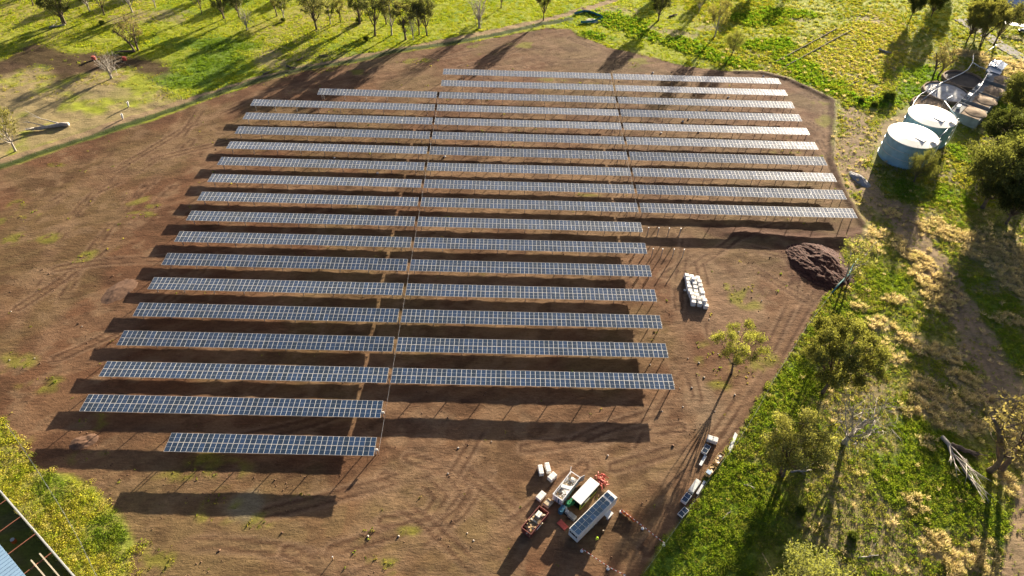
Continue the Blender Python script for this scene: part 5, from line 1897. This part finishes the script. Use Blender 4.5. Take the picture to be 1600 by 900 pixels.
skin_body("shirt", Js, [(0, 1), (1, 2), (2, 3), (3, 4), (4, 5), (2, 6), (6, 7), (7, 8)], MT['hivis'], t, 2)
Jt = [((0, 0, .95), .18), ((.1, 0, .84), .115), ((.11, .02, .48), .09), ((.12, 0, .12), .07), ((-.1, 0, .84), .115), ((-.11, .04, .48), .09), ((-.12, -.02, .12), .07)]
skin_body("trousers", Jt, [(0, 1), (1, 2), (2, 3), (0, 4), (4, 5), (5, 6)], MT['navy'], t, 2)
b = MB()
b.lathe([(.19, 1.73), (.2, 1.74), (.115, 1.76), (.115, 1.82), (.07, 1.87), (.01, 1.88)], (0, .01, 0), 16)
b.build("hat", MT['hivis'], t)
x, y = G(942, 832)
t = empty("survey_stake", (x, y, 0), 0, "small pale stake in the ground right of the caravan", "stake")
b = MB()
b.box((0, 0, .4), (.12, .12, .9))
b.build("stake", MT['timber'], t)
b = MB()
b.box((0, 0, .88), (.3, .2, .1))
b.build("cap", MT['cream'], t)
x, y = G(521, 874)
t = empty("survey_stake", (x, y, 0), 0, "lone white-topped stake on the near dirt with a long shadow", "stake")
b = MB()
b.box((0, 0, .5), (.14, .14, 1.2))
b.build("stake", MT['timber'], t)
b = MB()
b.box((0, 0, 1.13), (.2, .2, .1))
b.build("cap", MT['white'], t)

# equipment along the meadow edge
pallet_pack((47.35, 85.63), 1.3, 2.4, 1.25, 69, "big white wrapped crate, topmost of the group by the meadow edge", 'wrap', "white_crate", "crate")


def panel_pallet(c, L, Wd, H, ang, label):
    t = empty("panel_pallet", (c[0], c[1], 0), R(ang), label, "panel pallet", "pallets of solar panels by the meadow")
    b = MB()
    for s in (-1, 0, 1):
        b.box((0, s * (Wd / 2 - .06), .07), (L, .1, .14))
    b.build("pallet_base", MT['timber'], t)
    b = MB()
    b.box((0, 0, .14 + (H - .14) / 2), (L, Wd, H - .14))
    b.build("panel_stack", MT['frame'], t, 0.02)
    b = MB()
    for s in (-1, 1):
        a0_, a1_ = s * .04, s * (L / 2 - .09)
        lo, hi = min(a0_, a1_), max(a0_, a1_)
        b.add([(lo, -Wd / 2 + .09, H + .006), (hi, -Wd / 2 + .09, H + .006), (hi, Wd / 2 - .09, H + .006), (lo, Wd / 2 - .09, H + .006)], [(0, 1, 2, 3)])
    b.build("top_panel", MT['cell'], t)


panel_pallet((45.48, 83.22), 2.4, 1.25, .8, 54, "stack of dark solar panels below the big white crate")
panel_pallet((38.99, 71.29), 2.3, 1.25, 1.0, 49, "tall stack of dark solar panels at the end of the long grey crate")
panel_pallet((37.92, 68.28), 2.3, 1.2, .6, 43, "low stack of dark solar panels nearest the barrier tape")


def beam(c, L, w, ang, label, n=3, name="white_beam_bundle"):
    t = empty(name, (c[0], c[1], 0), R(ang), label, "beams")
    for k in range(n):
        b = MB()
        b.box((0, (k - (n - 1) / 2) * w, .28), (L, w * .9, .22))
        b.build("beam", MT['pvc'], t)
    b = MB()
    for s in (-.35, .35):
        b.box((s * L, 0, .08), (.12, w * n + .2, .16))
    b.build("bearer", MT['timber'], t)


beam((44.34, 80.56), 2.9, .2, 56, "short bundle of white beams below the solar panel stack")
beam((42.66, 74.03), 3.7, .16, 54, "long bundle of white beams beside the long grey crate")


def open_crate(c, L, Wd, H, ang, label, fill, seed):
    g = random.Random(seed)
    t = empty("timber_crate", (c[0], c[1], 0), R(ang), label, "crate")
    b = MB()
    for s in (-1, 1):
        for z in (.25, .6, .92):
            b.box((0, s * Wd / 2, z * H), (L, .05, .2))
        b.box((s * (L / 2), 0, H * .55), (.05, Wd - .1, H * .75))
    b.box((0, 0, .1), (L, Wd - .08, .1))
    b.build("crate_frame", MT['yellowwood'], t)
    for i, mm in enumerate(fill):
        b = MB()
        for k in range(5):
            b.box((g.uniform(-L * .38, L * .38), g.uniform(-Wd * .3, Wd * .3), H * g.uniform(.4, .85)), (g.uniform(.4, 1.1), g.uniform(.2, .5), .2), g.uniform(0, 3), 0, .1, .1)
        b.build("contents", MT[mm], t)


open_crate((47.75, 80.83), 3.1, 1.25, 1.0, 51, "yellow timber crate of brown and white goods at the meadow edge", ('cream', 'white', 'timber'), 1)
open_crate((45.35, 77.92), 2.8, 1.3, .9, 49, "yellow timber crate with blue cover, beside the meadow fence", ('cream', 'yellowwood'), 2)
_c = [o for o in bpy.data.objects if str(o.get("label", "")).startswith("yellow timber crate with blue")][0]
b = MB()
b.box((-.75, 0, .95), (1.0, 1.0, .12))
b.build("cover", MT['houserf'], _c, 0.02)
pallet_pack((41.23, 74.05), 3.5, 1.2, 1.1, 51, "long grey-white wrapped crate between panel stacks and beams", 'rooffa', "long_crate", "crate")
t = empty("pipe_bundle", (51.95, 85.34, 0), R(60.5), "bundle of long white pipes lying on the meadow edge", "pipes")
for k in range(4):
    b = MB()
    b.tube([(-2.7 + .15 * k, (k - 1.5) * .18, .2), (2.6 + .1 * k, (k - 1.5) * .18, .2)], .09, 8)
    b.build("pipe", MT['pvc'], t)
b = MB()
for s in (-1.5, 1.5):
    b.box((s, 0, .05), (.12, .9, .1))
b.build("bearer", MT['timber'], t)

# white bulk bags in three columns
cols = [(1077.0, 1096.5, 8), (1087.5, 1101, 8), (1097.0, 1108.5, 8)]
ca, cd = R(86.0), Vector((cos(R(86.0)), sin(R(86.0)), 0))
cn = Vector((cd.y, -cd.x, 0))
c0 = Vector((52.46, 133.28, 0))
bb = MB()
bb.box((0, 0, .72), (1.32, 1.22, 1.3))
BAG = bb.mesh("bag_body", MT['bulk'], .12)
bb = MB()
for sx in (-.5, .5):
    for sy in (-.45, .45):
        bb.tube([(sx - .12, sy, 1.34), (sx, sy, 1.48), (sx + .12, sy, 1.34)], .03, 4)
LOOP = bb.mesh("lifting_loop", MT['cream'])
bb = MB()
for k in range(4):
    bb.box((-.5 + k * .33, 0, .05), (.2, 1.15, .09))
BPAL = bb.mesh("pallet_base", MT['timber'])
g_ = random.Random(5)
CN = ["column nearest the solar rows", "middle column", "column farthest from the solar rows"]
for ci in range(3):
    for k in range(8):
        p = c0 + cn * ((ci - 1) * 1.55 + .12 * sin(k * 1.3 + ci)) + cd * ((k - 3.5) * 1.52 + (0.3 if ci == 1 else 0) - .35 * ci + .2) + cn * (.11 * (3.5 - k))
        t = empty("bulk_bag", p, ca + g_.gauss(0, .04), "white bulk bag in the %s, %s from the near end" % (CN[ci], ORD[k + 1]), "bulk bag", "white bulk bags on pallets")
        s = g_.uniform(.85, 1.15)
        if ci == 1 and k == 7:
            s = .7
        obj("pallet_base", BPAL, t)
        q = obj("bag_body", BAG, t, rot=(g_.gauss(0, .03), g_.gauss(0, .03), 0))
        q.scale = (1, 1, s)
        lo = obj("lifting_loop", LOOP, t)
        lo.location.z = (s - 1) * 1.35
stone(1070, 454, .4, "small white ball of wrap in the shadow of the bulk bags", 'bulk', None, "wrap_ball")["category"] = "wrap"
